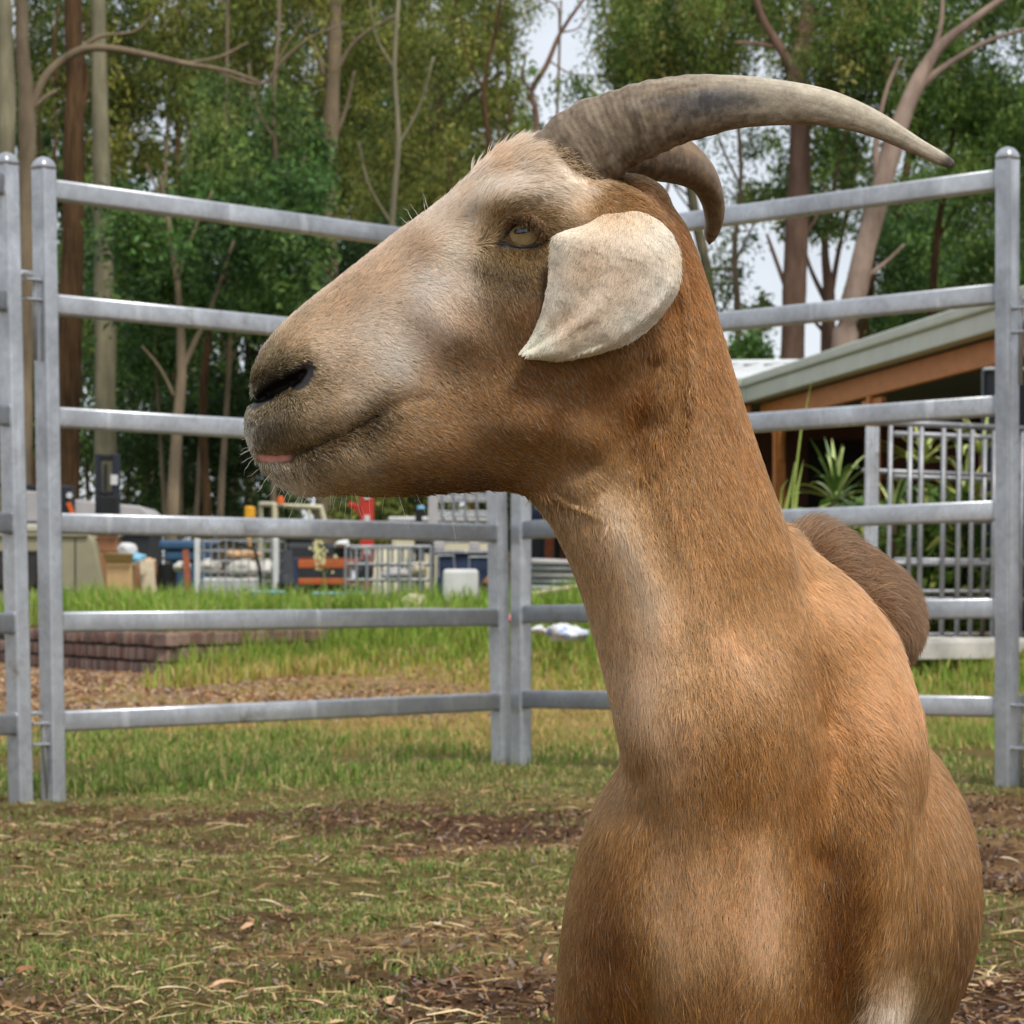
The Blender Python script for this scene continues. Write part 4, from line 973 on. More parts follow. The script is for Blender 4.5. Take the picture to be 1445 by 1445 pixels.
def make_fur(name, V, Fq, N, colf, dens=None, length=None, dirf=None, lift=(0.11, 0.08), rad=0.5, bare=None, tipgain=1.12, matn='fur', curl=0.10, seed=3):
    """V: goat units; N strands spread over faces Fq (triangles or quads)"""
    r = np.random.default_rng(seed)
    T = np.concatenate([Fq[:, [0, 1, 2]], Fq[:, [0, 2, 3]]]) if Fq.shape[1] == 4 else Fq
    A, B, C = V[T[:, 0]], V[T[:, 1]], V[T[:, 2]]; Nn = np.cross(B - A, C - A); ar = np.linalg.norm(Nn, axis=1) / 2
    Nn = Nn / np.maximum(2 * ar, 1e-9)[:, None]; cen = (A + B + C) / 3
    wgt = ar * (dens(cen, Nn) if dens else 1.0)
    k = np.searchsorted(np.cumsum(wgt) / wgt.sum(), r.random(N)); k = np.minimum(k, len(T) - 1)
    a, b = r.random(N), r.random(N); s = a + b > 1; a[s], b[s] = 1 - a[s], 1 - b[s]
    P = A[k] + (B - A)[k] * a[:, None] + (C - A)[k] * b[:, None]; Nv = Nn[k]
    if bare is not None:
        keep = r.random(N) > bare(P); P, Nv = P[keep], Nv[keep]; N = len(P)
    kk = 1 + P[:, 2] / F; px, py = CX + (P[:, 0] - CX) / kk, HY + (P[:, 1] - HY) / kk
    D2 = dirf(px, py) if dirf else rbf(DIRa, px, py, 4.0, 18.0)
    D = np.concatenate([D2, np.zeros((N, 1))], 1)
    # on the flank, hair also runs back along the body
    D[:, 2] += 0.35 * sstep(250, 500, P[:, 2])
    ang = 0.17 * r.normal(0, 1, N) + 0.75 * (fbm(P[:, 0] / 22, P[:, 1] / 22, P[:, 2] / 22, seed=17, octv=2) - 0.5)
    ang = ang + .45 * r.normal(0, 1, N) * ((P[:, 2] > 250) & (py < 960))
    ca, sa = np.cos(ang), np.sin(ang)
    D = D - Nv * (D * Nv).sum(1)[:, None]; D /= np.maximum(np.linalg.norm(D, axis=1), 1e-6)[:, None]
    S = np.cross(Nv, D); D = D * ca[:, None] + S * sa[:, None]; S = np.cross(Nv, D)
    Ln = np.where((P[:, 2] > 250) & (py < 960), 1.12, 1.0) * (length(px, py, P) if length else rbf(LEN, px, py, 3.0, 30.0)[:, 0]) * r.uniform(0.6, 1.15, N)
    lf = np.clip(lift[0] + lift[1] * r.normal(0, 1, N) + 0.25 * (fbm(P[:, 0] / 40, P[:, 1] / 40, P[:, 2] / 40, seed=23) - .5), 0.02, 0.9)
    if matn == 'fur': lf = lf + 0.45 * sstep(60, 20, np.hypot((px - 700) * .5, (py - 215) * .8)) * (px < 790) + 0.42 * (P[:, 2] > 250) * sstep(990, 940, py)
    bend = r.normal(0, curl, N)
    pts = np.zeros((N, 4, 3)); Np = 4
    for i in range(Np):
        t = i / (Np - 1); e = lf * (1 - 0.55 * t)
        pts[:, i] = P - Nv * 1.0 + (D * np.cos(e)[:, None] + Nv * np.sin(e)[:, None]) * (Ln * t)[:, None] + S * (bend * t * t * Ln)[:, None]
        pts[:, i, 1] += 0.05 * Ln * t * t                                  # gravity
    if matn == 'fur':                     # keep every strand above the hide where the body curves
        vis = (Nv[:, 2] < .35) & (P[:, 1] < 1500); pv = pts[vis]
        for i, hh in ((1, 1.0), (2, 2.2), (3, 3.4)):
            d_ = f_goat(*pv[:, i].T); pv[:, i] += Nv[vis] * np.clip(hh - d_, 0, 9)[:, None]
        pts[vis] = pv
    c = colf(P + r.normal(0, 9, (N, 3)) * np.array([1, 1, .3])); hue = r.normal(0, 1, N)
    st = fbm((P * S).sum(1) / 4.5, (P * D).sum(1) / 60, (P * Nv).sum(1) / 40, seed=31, octv=2) - .5; st2 = fbm((P * S).sum(1) / 14, (P * D).sum(1) / 120, (P * Nv).sum(1) / 60, seed=37, octv=2) - .5
    c = c * np.exp(0.75 * st + 0.5 * st2)[:, None]
    c = c * np.exp(0.38 * hue - .05)[:, None] * tipgain
    pale = r.random(N) < 0.025 + .10 * (px < 820) * (py > 400) * (py < 720); c[pale] = c[pale] * 0.45 + 0.55 * np.array([0.62, 0.55, 0.44])
    cd = bpy.data.hair_curves.new(name); cd.add_curves([Np] * N)
    cd.attributes["position"].data.foreach_set("vector", gw(pts).astype(np.float32).ravel())
    rd = np.array([1.0, 0.95, 0.7, 0.16])[None] * (rad * r.uniform(0.75, 1.2, N))[:, None] * GS
    ra = cd.attributes.get("radius") or cd.attributes.new("radius", 'FLOAT', 'POINT'); ra.data.foreach_set("value", rd.astype(np.float32).ravel())
    at_ = cd.attributes.new("hair_col", 'FLOAT_COLOR', 'CURVE'); cc = np.ones((N, 4), np.float32); cc[:, :3] = c * np.minimum(1, .95 / np.maximum(c.max(1), 1e-6))[:, None]; at_.data.foreach_set("color", cc.ravel())
    cd.materials.append(M['fur']); o = bpy.data.objects.new(name, cd); link(o, goat); o["kind"] = "stuff"; return o

t = NT("fur"); t.n.remove(t.b); a = t.new("Attribute"); a.attribute_name = "hair_col"
hb = t.new("BsdfHairPrincipled"); hb.parametrization = 'COLOR'; t.l(a.outputs["Color"], hb.inputs["Color"])
hb.inputs["Roughness"].default_value = 0.42; hb.inputs["Radial Roughness"].default_value = 0.6; hb.inputs["Random Roughness"].default_value = 0.2
df = t.new("BsdfDiffuse"); t.l(a.outputs["Color"], df.inputs["Color"])
ms = t.new("MixShader"); ms.inputs[0].default_value = 0.5; t.l(hb.outputs[0], ms.inputs[1]); t.l(df.outputs[0], ms.inputs[2]); t.l(ms.outputs[0], t.o.inputs["Surface"])
M['fur'] = t.m

bm_ = bmesh.new(); bm_.from_mesh(body_me); bmesh.ops.triangulate(bm_, faces=bm_.faces[:]); 
fv = np.array([[v.index for v in f.verts] for f in bm_.faces]); bm_.free()
def dens(c, n):
    d = np.where(n[:, 2] < 0.25, 1.0, 0.25) * np.where(c[:, 1] > 1540, 0.15, 1.0) * np.where((c[:, 2] > 330) & (c[:, 0] < 1250), 0.3, 1.0)
    d = d * np.where((c[:, 0] < 880) & (c[:, 1] < 720), 2.3, 1.0)
    return d
def bare(P):
    x, y, w = P.T; m = naked(P)
    m = np.maximum(m, (np.exp(-((x - 389) / 29) ** 4 - ((y - 646) / 7) ** 4) > .4) & (w < 10))
    hc = np.hypot((x - 808) , (y - 224)) < 42                           # under the horn root
    return np.maximum(m, hc * 1.0)
FUR_N = 560000
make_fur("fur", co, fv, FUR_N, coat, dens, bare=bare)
EARD = np.array([(800, 340, -.4, .6), (790, 420, -.25, .95), (760, 480, -.5, .8), (860, 340, -.2, .9), (930, 350, .4, .8), (860, 420, -.35, .9), (930, 420, -.1, 1), (830, 480, -.7, .6), (890, 460, -.6, .75)], float)
make_fur("ear_fur", ear_geo[0], ear_geo[1], 26000, ear_col, None, lambda px, py, P: np.full(len(px), 7.5), lambda px, py: rbf(EARD, px, py, 3., 14.), (0.10, 0.05), 0.55, None, 1.08, 'ear', seed=5)
# whiskers and stray long hairs
def strands(name, roots, rad, colr, seed=1):
    r = np.random.default_rng(seed); N = len(roots); pts = np.zeros((N, 6, 3))
    for k, (x, y, dx, dy, L, w) in enumerate(roots):
        for i in range(6):
            s = i / 5; pts[k, i] = (x + dx * L * s, y + dy * L * s + 0.25 * L * s * s * r.uniform(-.4, 1), w - 26 * s * r.uniform(-.2, 1))
    cd = bpy.data.hair_curves.new(name); cd.add_curves([6] * N); cd.attributes["position"].data.foreach_set("vector", gw(pts).astype(np.float32).ravel())
    ra = cd.attributes.get("radius") or cd.attributes.new("radius", 'FLOAT', 'POINT'); ra.data.foreach_set("value", np.tile(np.array([1, 1, .9, .7, .5, .2]) * rad * GS, N).astype(np.float32))
    at_ = cd.attributes.new("hair_col", 'FLOAT_COLOR', 'CURVE'); at_.data.foreach_set("color", np.tile(np.array([*lin(colr), 1], np.float32), N)); cd.materials.append(M['fur'])
    o = bpy.data.objects.new(name, cd); link(o, goat); o["kind"] = "stuff"
R_ = np.random.default_rng(4); W = []
for k in range(22):
    t_ = R_.random(); x = 358 + 150 * t_; y = 650 + 46 * min(1, t_ * 2.6) + R_.uniform(-8, 2)
    W.append((x, y, -.55 + .75 * t_ + R_.normal(0, .18), .75 + R_.normal(0, .12), R_.uniform(16, 46), R_.uniform(-40, 20)))
for k in range(8): W.append((352 + R_.uniform(0, 6), 600 + R_.uniform(0, 45), -.9, .3 + R_.normal(0, .25), R_.uniform(8, 20), R_.uniform(-30, 20)))
for x, y, dx, dy, L in [(606, 300, -.3, -.9, 34), (592, 308, -.55, -.8, 24), (577, 318, -.8, -.6, 16), (601, 303, -.15, -1, 22), (584, 314, -.5, -.85, 30), (560, 690, .3, .95, 60), (585, 690, .4, .9, 44), (520, 692, .1, 1, 40), (610, 690, .5, .85, 70), (545, 692, -.2, .95, 34), (630, 690, .5, .8, 36), (500, 694, .3, .9, 50), (420, 480, -.2, -1, 16), (432, 470, .1, -1, 14)]: W.append((x, y, dx, dy, L, -10))
strands("whiskers", W, 0.34, (226, 216, 198))
W = []
for k in range(240):       # forelock fringe lying over the root of the near horn
    s_ = R_.random(); x = 766 + 78 * s_ + R_.normal(0, 5); y = 212 + 54 * s_ + R_.normal(0, 5)
    W.append((x, y, .95 - .3 * s_ + R_.normal(0, .2), -.15 + .6 * s_ + R_.normal(0, .25), R_.uniform(12, 30), -(float(gridv(_T, np.array([x]), np.array([y]))[0]) + 1)))
strands("forelock", W, 0.5, (214, 190, 154), 6)
surf_e = float(gridv(_T, np.array([738.0]), np.array([340.0]))[0]); W = []
for k in range(420):
    s_ = R_.random(); x = 712 + 58 * s_; y = 343 - 15 * math.sin(math.pi * (s_ * .92 + .08)) - R_.uniform(-1, 16)
    W.append((x, y, -.35 + .5 * R_.normal(0, .6) + .3 * (s_ > .6), .75 if s_ > .45 else .35, R_.uniform(5, 11) + 6 * (s_ > .62), -(surf_e + 10 + R_.uniform(0, 6))))
for k in range(60):
    s_ = R_.random(); W.append((706 + 62 * s_, 362 + 4 * math.sin(math.pi * s_) - R_.uniform(0, 4), .2 + R_.normal(0, .4), .8, R_.uniform(5, 10), -(surf_e + 6 + R_.uniform(0, 4))))
strands("eyelashes", W, 0.5, (140, 112, 84), 2)
# ------------------------------------------------------------------ brick retaining wall
brick_mats = [simple("brick_brown", (140, 118, 106), 0.9, var=.3, scale=12, bump=.3), simple("brick_red", (122, 92, 82), 0.9, var=.3, scale=12, bump=.3), simple("brick_dark", (104, 86, 80), 0.9, var=.3, scale=12, bump=.3)]
mortar_m = simple("mortar_soil", (58, 50, 40), 0.95, var=.4, scale=9)
def brick_mesh(k):
    b = MB(); r = random.Random(k); b.box((0, 0, 0), (0.060 + r.uniform(-.005, .005), 0.10, 0.090 + r.uniform(-.008, .005)), r=0.009)
    me = b.mesh("brick"); me.materials.append(brick_mats[k % 3]); return me
BR = [brick_mesh(k) for k in range(6)]
W0, W1, W2 = Vector((-4.9, 29.3, 0)), Vector((-2.5, 23.0, 0)), Vector((-1.35, 26.8, 0))
bw = thing("brick_wall", "low red brown brick retaining wall, its corner showing under the left panel's rail", "wall", (-2.5, 23, 0))
for (a, b_, kk) in ((W0, W1, 0), (W1, W2, 1)):
    dv = (b_ - a); L = dv.length; dv.normalize(); nrm = Vector((dv.y, -dv.x, 0)); ang = math.atan2(dv.y, dv.x)
    core = MB(); mid = (a + b_) / 2 - nrm * 0.115 + dv * (-.12 if kk == 0 else .12); core.box((mid.x, mid.y, 0.12), (L - 0.26, 0.14, 0.37), rz=ang); core.build("mortar", mortar_m, bw)
    for row in range(3):
        zc = 0.045 + 0.112 * row; s = 0.05 + 0.04 * (row % 2)
        while s < L - 0.04:
            if not (row == 2 and vnoise(np.array([s * 1.1 + kk * 5]), np.array([3.3]))[0] < 0.38):
                p = a + dv * s - nrm * (0.05 + rnd.uniform(-.006, .010))
                o = bpy.data.objects.new("brick", BR[rnd.randrange(6)]); link(o, bw)
                o.location = (p.x, p.y, zc + rnd.uniform(-.004, .004)); o.rotation_euler = (rnd.uniform(-.03, .03), rnd.uniform(-.03, .03), ang + rnd.uniform(-.03, .03))
            s += 0.080

# ------------------------------------------------------------------ things stored on the terrace
P_ = dict(
    tan=simple("tan_paint", (150, 144, 118), 0.55, var=.12, scale=3), tanlight=simple("pale_tan_paint", (178, 176, 160), 0.5, var=.1, scale=3), rubber=simple("black_rubber", (26, 26, 26), 0.7), glass=simple("dark_window_glass", (38, 32, 28), 0.12, spec=.6, var=.3, scale=2),
    navy=simple("navy_steel", (30, 34, 46), 0.5, var=.3, scale=5), orange=simple("orange_paint", (214, 96, 30), 0.5, var=.2, scale=6), white=simple("white_plastic", (206, 206, 204), 0.5, var=.12, scale=5), greysheet=simple("grey_sheet", (172, 168, 168), 0.5, var=.12, scale=4),
    card=simple("cardboard", (196, 160, 116), 0.85, var=.12, scale=5), card2=simple("cardboard_dark", (150, 108, 78), 0.85, var=.2, scale=5), blue=simple("blue_plastic", (52, 84, 116), 0.5, var=.2, scale=5), skyblue=simple("light_blue_sheet", (120, 178, 204), 0.5, var=.15, scale=5), black=simple("black_plastic", (24, 24, 26), 0.5),
    cream=simple("cream_paint", (206, 198, 168), 0.5, var=.12, scale=4), yellow=simple("yellow_paint", (226, 164, 30), 0.5), red=simple("red_paint", (190, 54, 38), 0.5, var=.2, scale=6), rackblue=simple("rack_blue", (44, 58, 88), 0.5, var=.2, scale=6), rackorange=simple("rack_orange", (180, 92, 46), 0.55, var=.25, scale=6),
    rust=simple("rusty_steel", (132, 72, 46), 0.85, var=.35, scale=9), dark=simple("dark_steel", (44, 46, 50), 0.6, var=.3, scale=5), timber=simple("grey_timber", (186, 172, 146), 0.85, var=.2, scale=7, stretch=(1, 8, 8)), sack=simple("white_sack", (204, 200, 190), 0.75, var=.15, scale=12, bump=.4), tanroll=simple("tan_roll", (198, 160, 120), 0.8, var=.15, scale=9), stone=simple("cream_sack", (196, 186, 156), 0.85, var=.15, scale=9, bump=.4), pink=simple("pink_plastic", (228, 130, 128), 0.5), teal=simple("teal_plastic", (60, 140, 140), 0.5))

def px(n, d): return n * d / F
def gy(px_, d): return tz((px_ - CX) * d / F, d)
def slab(mb, x0, y0, x1, y1, d, depth, r=0.01):
    """box whose near face spans these photo pixels at distance d; y1 None = down to the ground"""
    a, b = at(x0, y0, d), at(x1, y1 if y1 is not None else y0, d)
    z1 = b.z if y1 is not None else gy((x0 + x1) / 2, d + depth / 2) - 0.02
    return mb.box(((a.x + b.x) / 2, d + depth / 2, (a.z + z1) / 2), (abs(b.x - a.x), depth, a.z - z1), r=min(r, abs(b.x - a.x) * .3, (a.z - z1) * .3, depth * .3))
def solid(name, prof, d, depth, mat, parent=None, bev=0.015):
    """photo-pixel outline at distance d given real depth, edges softened"""
    bm = bmesh.new(); f = [bm.verts.new(at(a, b, d)) for a, b in prof]; face = bm.faces.new(f)
    r = bmesh.ops.extrude_face_region(bm, geom=[face]); bmesh.ops.translate(bm, vec=(0, depth, 0), verts=[v for v in r['geom'] if isinstance(v, bmesh.types.BMVert)])
    bmesh.ops.recalc_face_normals(bm, faces=bm.faces[:]); bmesh.ops.bevel(bm, geom=bm.edges[:], offset=bev, segments=2, affect='EDGES', profile=.5)
    me = bpy.data.meshes.new(name); bm.to_mesh(me); bm.free(); return obj(name, me, mat, parent)
def base(px_, d): X = (px_ - CX) * d / F; return (X, d, tz(X, d))
def part(name, mat, parent, fn, smooth=False):
    m = MB(); fn(m); return m.build(name, mat, parent, smooth)
def blob(name, c, r, mat, parent=None, seed=0, n=14, amp=.35, flat=True):
    """lumpy sack"""
    bm = bmesh.new(); bmesh.ops.create_icosphere(bm, subdivisions=3, radius=1)
    for v in bm.verts:
        k = 1 + amp * (float(fbm(np.array([v.co.x * 1.6 + seed]), np.array([v.co.y * 1.6]), np.array([v.co.z * 1.6]), seed=seed)[0]) - .5) * 2
        z = v.co.z * k; z = max(z, -0.75) if flat else z
        v.co = Vector((c[0] + r[0] * v.co.x * k, c[1] + r[1] * v.co.y * k, c[2] + r[2] * z))
    me = bpy.data.meshes.new(name); bm.to_mesh(me); bm.free(); me.polygons.foreach_set("use_smooth", [True] * len(me.polygons)); return obj(name, me, mat, parent)

# tan vehicle at the left edge
v = thing("parked_vehicle", "tan boxy vehicle with a dark square window, parked at the picture's left edge", "vehicle", base(20, 31))
solid("body", [(-190, 752), (126, 754), (134, 762), (150, 838), (150, 884), (-190, 884)], 31, 1.7, P_['tan'], v, 0.03)
part("roof", P_['tanlight'], v, lambda m: slab(m, -190, 739, 120, 751, 31.05, 1.6, .03))
w_ = part("window", P_['rubber'], v, lambda m: slab(m, -62, 777, 60, 832, 30.975, .05, .02)); part("pane", P_['glass'], w_, lambda m: slab(m, -52, 784, 52, 826, 30.965, .02, .008))
part("gutter", P_['tan'], v, lambda m: slab(m, -190, 752.5, 124, 757, 30.965, .05, .008))
part("seam", P_['dark'], v, lambda m: slab(m, 105.4, 760, 107, 880, 30.99, .02, .001))
for xx in (-90, 86):
    c = at(xx, 868, 30.99); wh = part("wheel", P_['rubber'], v, lambda m: m.tube([c + Vector((0, -.03, 0)), c + Vector((0, .22, 0))], .26, 24), True); part("rim", P_['greysheet'], wh, lambda m: m.tube([c + Vector((0, -.045, 0)), c + Vector((0, .1, 0))], .15, 20))

# loader arm and lamp behind it
t = thing("loader", "black loader boom with an orange stripe behind the tan vehicle", "machine", base(70, 36))
part("boom", P_['navy'], t, lambda m: m.bar(at(-60, 680, 36), at(100, 692, 36), .09, .06))
part("bucket", P_['navy'], t, lambda m: slab(m, 82, 685, 100, 760, 35.9, .4, .02)); part("stripe", P_['orange'], t, lambda m: m.bar(at(96, 709, 35.88), at(103, 726, 35.88), .03, .05))
part("lamp", P_['white'], t, lambda m: m.tube([at(98, 699, 35.86), at(98, 699, 35.9)], .035, 14)); part("chassis", P_['navy'], t, lambda m: slab(m, -90, 735, 96, None, 36.3, 1.4, .03))
# pale cover
t = thing("trailer", "pale grey sheet covered trailer low behind the black mast", "trailer", base(130, 39))
solid("cover", [(30, 692), (60, 694), (100, 704), (165, 711), (198, 714), (216, 730), (216, 745), (30, 745)], 39, 1.6, P_['greysheet'], t, .02); part("chassis", P_['dark'], t, lambda m: slab(m, 34, 746, 212, None, 39.1, 1.4, .02))
# forklift mast
t = thing("forklift_mast", "tall black forklift mast with a white sticker in front of the pale trunk", "forklift", base(150, 35))
for a, b in ((134, 142), (158, 168)): part("upright", P_['navy'], t, lambda m: slab(m, a, 640, b, None, 35, .12))
for y0, y1 in ((641, 650), (693, 699), (735, 745)): part("crossbar", P_['black'], t, lambda m: slab(m, 142.3, y0, 157.7, y1, 35.02, .08))
part("carriage", P_['black'], t, lambda m: slab(m, 139, 700, 165, 790, 34.93, .06)); part("cylinder", P_['dark'], t, lambda m: m.tube([at(149, 655, 35.06), at(149, 860, 35.06)], .022, 12)); part("chassis", P_['navy'], t, lambda m: slab(m, 126, 776, 176, None, 35.2, 1.3, .04))
part("sticker", P_['white'], t, lambda m: slab(m, 156, 670, 166, 684, 34.985, .012, .002))
# cardboard and rubbish
def carton(label, x0, y0, x1, d, depth, mat, flaps=True, y1=None):
    t = thing("carton", label, "box", base((x0 + x1) / 2, d) if y1 is None else tuple(at((x0 + x1) / 2, y1, d)), "cartons dumped beside the vehicle")
    part("box", mat, t, lambda m: slab(m, x0, y0, x1, y1, d, depth, .012))
    if flaps:
        a, b = at(x0, y0, d), at(x1, y0, d)
        def fl(m):
            m.add([a, b, b + Vector((.03, -.10, .09)), a + Vector((-.02, -.10, .10)), a + Vector((0, 0, .006)), b + Vector((0, 0, .006)), b + Vector((.03, -.10, .096)), a + Vector((-.02, -.10, .106))], [(0, 1, 2, 3), (7, 6, 5, 4), (0, 4, 5, 1), (2, 6, 7, 3), (1, 5, 6, 2), (0, 3, 7, 4)])
        part("flap", mat, t, fl)
        part("flap", P_['white'], t, lambda m: m.add([b + Vector((0, .02, 0)), b + Vector((0, depth, 0)), b + Vector((.14, depth, .07)), b + Vector((.14, .02, .05)), b + Vector((0, .02, .006)), b + Vector((0, depth, .006)), b + Vector((.14, depth, .076)), b + Vector((.14, .02, .056))], [(0, 1, 2, 3), (7, 6, 5, 4), (0, 4, 5, 1), (2, 6, 7, 3), (1, 5, 6, 2), (0, 3, 7, 4)]))
carton("tall tan cardboard carton with open flaps in the grass beside the vehicle", 150, 796, 186, 30, .3, P_['card'])
carton("shorter brown carton to the right of the tall open one", 187, 796, 222, 30.6, .35, P_['card2'], False)
carton("crushed dark brown carton on top of the rubbish heap", 136, 757, 166, 31.2, .3, P_['card2'], True, 779)
carton("closed carton half hidden under the crushed brown one", 136, 780, 176, 31.1, .4, P_['card2'], False)
o = blob("plastic_bag", at(180, 777, 30.9), (px(14, 31), .12, px(11, 31)), P_['white'], None, 3); tag(o, "white plastic bag on the rubbish heap above the cartons", "bag")
o = blob("plastic_bag", at(195, 789, 30.8), (px(13, 31), .12, px(8, 31)), P_['skyblue'], None, 5); tag(o, "light blue plastic bag lying over the brown carton", "bag")
o = part("bin", P_['black'], None, lambda m: slab(m, 170, 798, 200, None, 31.3, .35, .02)); tag(o, "black bin behind the cartons holding up the bags", "bin")
o = part("bucket", P_['black'], None, lambda m: (m.tube([Vector(base(236, 30.5)), at(236, 796, 30.5)], [.075, .10], 20))); tag(o, "black bucket in the grass left of the wire cage", "bucket")
t = thing("tub_stack", "bright blue plastic tubs stacked above the grass behind the wire cage", "tubs", base(262, 33))
for k, (x0, y0, x1, y1) in enumerate(((224, 762, 304, 776), (232, 777, 296, 792), (236, 793, 292, None))): part("tub", P_['blue'], t, lambda m: slab(m, x0, y0, x1, y1, 33 + .03 * k, .55, .03))

def cage(name, label, x0, x1, ytop, d, depth, nv, rows, mat, rad=.008, ybot=None, cat="cage", group=None, gap=None):
    """welded wire cage: top, bottom and row wires on four sides, uprights"""
    bx = base((x0 + x1) / 2, d); t = thing(name, label, cat, bx if ybot is None else tuple(at((x0 + x1) / 2, ybot, d)), group)
    a, b = at(x0, ytop, d), at(x1, ytop, d); z0 = (bx[2] + .01) if ybot is None else at(x0, ybot, d).z; z1 = a.z
    for zz in [z0, z1] + [at(x0, r_, d).z for r_ in rows]:
        for y_ in (d, d + depth): part("wire", mat, t, lambda m: m.tube([Vector((a.x, y_, zz)), Vector((b.x, y_, zz))], rad, 6))
        for x_ in (a.x, b.x): part("wire", mat, t, lambda m: m.tube([Vector((x_, d, zz)), Vector((x_, d + depth, zz))], rad, 6))
    for y_ in (d - rad * 1.4, d + depth + rad * 1.4):
        for k in range(nv + 1):
            x_ = a.x + (b.x - a.x) * k / nv; part("wire", mat, t, lambda m: m.tube([Vector((x_, y_, z0)), Vector((x_, y_, z1))], rad, 6))
    return t
c_ = cage("wire_cage", "pale wire mesh cage full of white sacks above the grass", 276, 394, 762, 29, .8, 11, (776, 791, 806, 820), M['wire'], .005)
for x_ in (278, 389): part("corner_post", P_['white'], c_, lambda m: slab(m, x_ - 4, 760, x_ + 4, None, 28.96, .05))
for lab, cx_, cy_, rx, ry, m_, s in (("white sack slumped at the left end inside the wire cage", 296, 800, 16, 12, 'sack', 1), ("big white sack lying inside the wire cage", 345, 802, 26, 14, 'sack', 2), ("crumpled white sack at the right end inside the wire cage", 378, 806, 13, 16, 'sack', 7)):
    o = blob("sack", at(cx_, cy_, 29.4), (px(rx, 29), .22, px(ry, 29)), P_[m_], None, s); tag(o, lab, "sack")
o = blob("foam_roll", at(344, 782, 29.4), (px(24, 29), .12, px(7, 29)), P_['tanroll'], None, 9); tag(o, "tan foam roll lying over the sacks in the wire cage", "roll")
o = part("tub", P_['white'], None, lambda m: slab(m, 284, 815, 374, None, 29.2, .5, .03)); tag(o, "white plastic tub at the bottom of the wire cage", "tub")
o = blob("sack", at(257, 800, 30), (px(13, 30), .14, px(9, 30)), P_['sack'], None, 12); tag(o, "small white sack left of the wire cage beside the black bucket", "sack")
# cream roll frame with beacon
t = thing("tractor", "cream roll frame of a small tractor with an orange beacon under the goat's chin", "tractor", base(415, 34))
def fr(m):
    m.tube([Vector(base(390, 34)) + Vector((0, 0, .1)), at(388, 712, 34), at(453, 716, 34), at(464, 760, 34)], .032, 8)
part("roll_bar", P_['cream'], t, fr); part("roll_bar", P_['cream'], t, lambda m: m.tube([Vector(base(366, 35)) + Vector((0, 0, .1)), at(368, 711, 34.8), at(436, 717, 34.8), at(438, 760, 34.8)], .028, 8))
part("side_bar", P_['cream'], t, lambda m: m.tube([at(388, 712, 34.02), at(368, 711, 34.78)], .026, 8))
part("beacon", P_['orange'], t, lambda m: m.tube([at(396, 711, 34), at(396, 702, 34), at(396, 700, 34)], [.04, .034, .012], 14)); part("body", P_['dark'], t, lambda m: slab(m, 402, 766, 484, None, 34.1, 1.0, .05)); part("seat", P_['black'], t, lambda m: slab(m, 408, 748, 440, 768, 34.4, .4, .03))
o = part("hopper", P_['yellow'], None, lambda m: (slab(m, 345, 714, 358, 734, 35, .3, .02), slab(m, 349, 734.2, 354, None, 35.1, .1))); tag(o, "small yellow hopper on a leg left of the cream roll frame", "hopper")
# red post
t = thing("marker_post", "red steel post with white reflectors below the goat's jaw", "post", base(517, 33))
part("post", P_['red'], t, lambda m: slab(m, 508, 690, 527, None, 33, .14, .01)); part("bracket", P_['red'], t, lambda m: (m.bar(at(492, 711, 33.05), at(511, 716, 33.05), .05, .05), m.bar(at(494, 711, 33.05), at(510, 726, 33.05), .035, .035)))
for y_ in (700, 731, 778): part("reflector", P_['white'], t, lambda m: slab(m, 514, y_ - 4, 522, y_ + 5, 32.985, .02, .003))
# racking
t = thing("pallet_rack", "low pallet rack with orange beams and blue uprights behind the grass", "rack", base(495, 31))
for x_ in (414, 569): part("upright", P_['rackblue'], t, lambda m: slab(m, x_, 787, x_ + 6, None, 31, .09)); part("upright", P_['rackblue'], t, lambda m: slab(m, x_, 787, x_ + 6, None, 31.9, .09))
for y0, y1 in ((790, 802), (816, 825)): part("beam", P_['rackorange'], t, lambda m: slab(m, 420.4, y0, 568.6, y1, 31.01, .05)); part("beam", P_['rackorange'], t, lambda m: slab(m, 420.4, y0, 568.6, y1, 31.93, .05))
part("shelf", P_['rust'], t, lambda m: slab(m, 421, 786.5, 568, 789.7, 31.02, .9, .002))
o = part("crate", P_['dark'], None, lambda m: slab(m, 428, 826, 500, None, 31.3, .5, .02)); tag(o, "dark crate stored under the orange rack beam", "crate")
o = part("bottle", P_['teal'], None, lambda m: (m.tube([at(515, 815.5, 31.1), at(515, 806, 31.1), at(515, 804, 31.1), at(515, 801, 31.1)], [.04, .04, .018, .018], 12))); tag(o, "small teal bottle on the lower orange rack beam", "bottle")
o = part("crate", P_['black'], None, lambda m: slab(m, 470, 768, 500, 786, 31.2, .4, .02)); tag(o, "black crate standing on the orange rack", "crate")
# steel stillages
cage("steel_stillage", "grey steel stillage with thick bars in front of the orange rack", 488, 608, 771, 28, .9, 8, (796, 818), M['wire'], .012, cat="stillage")
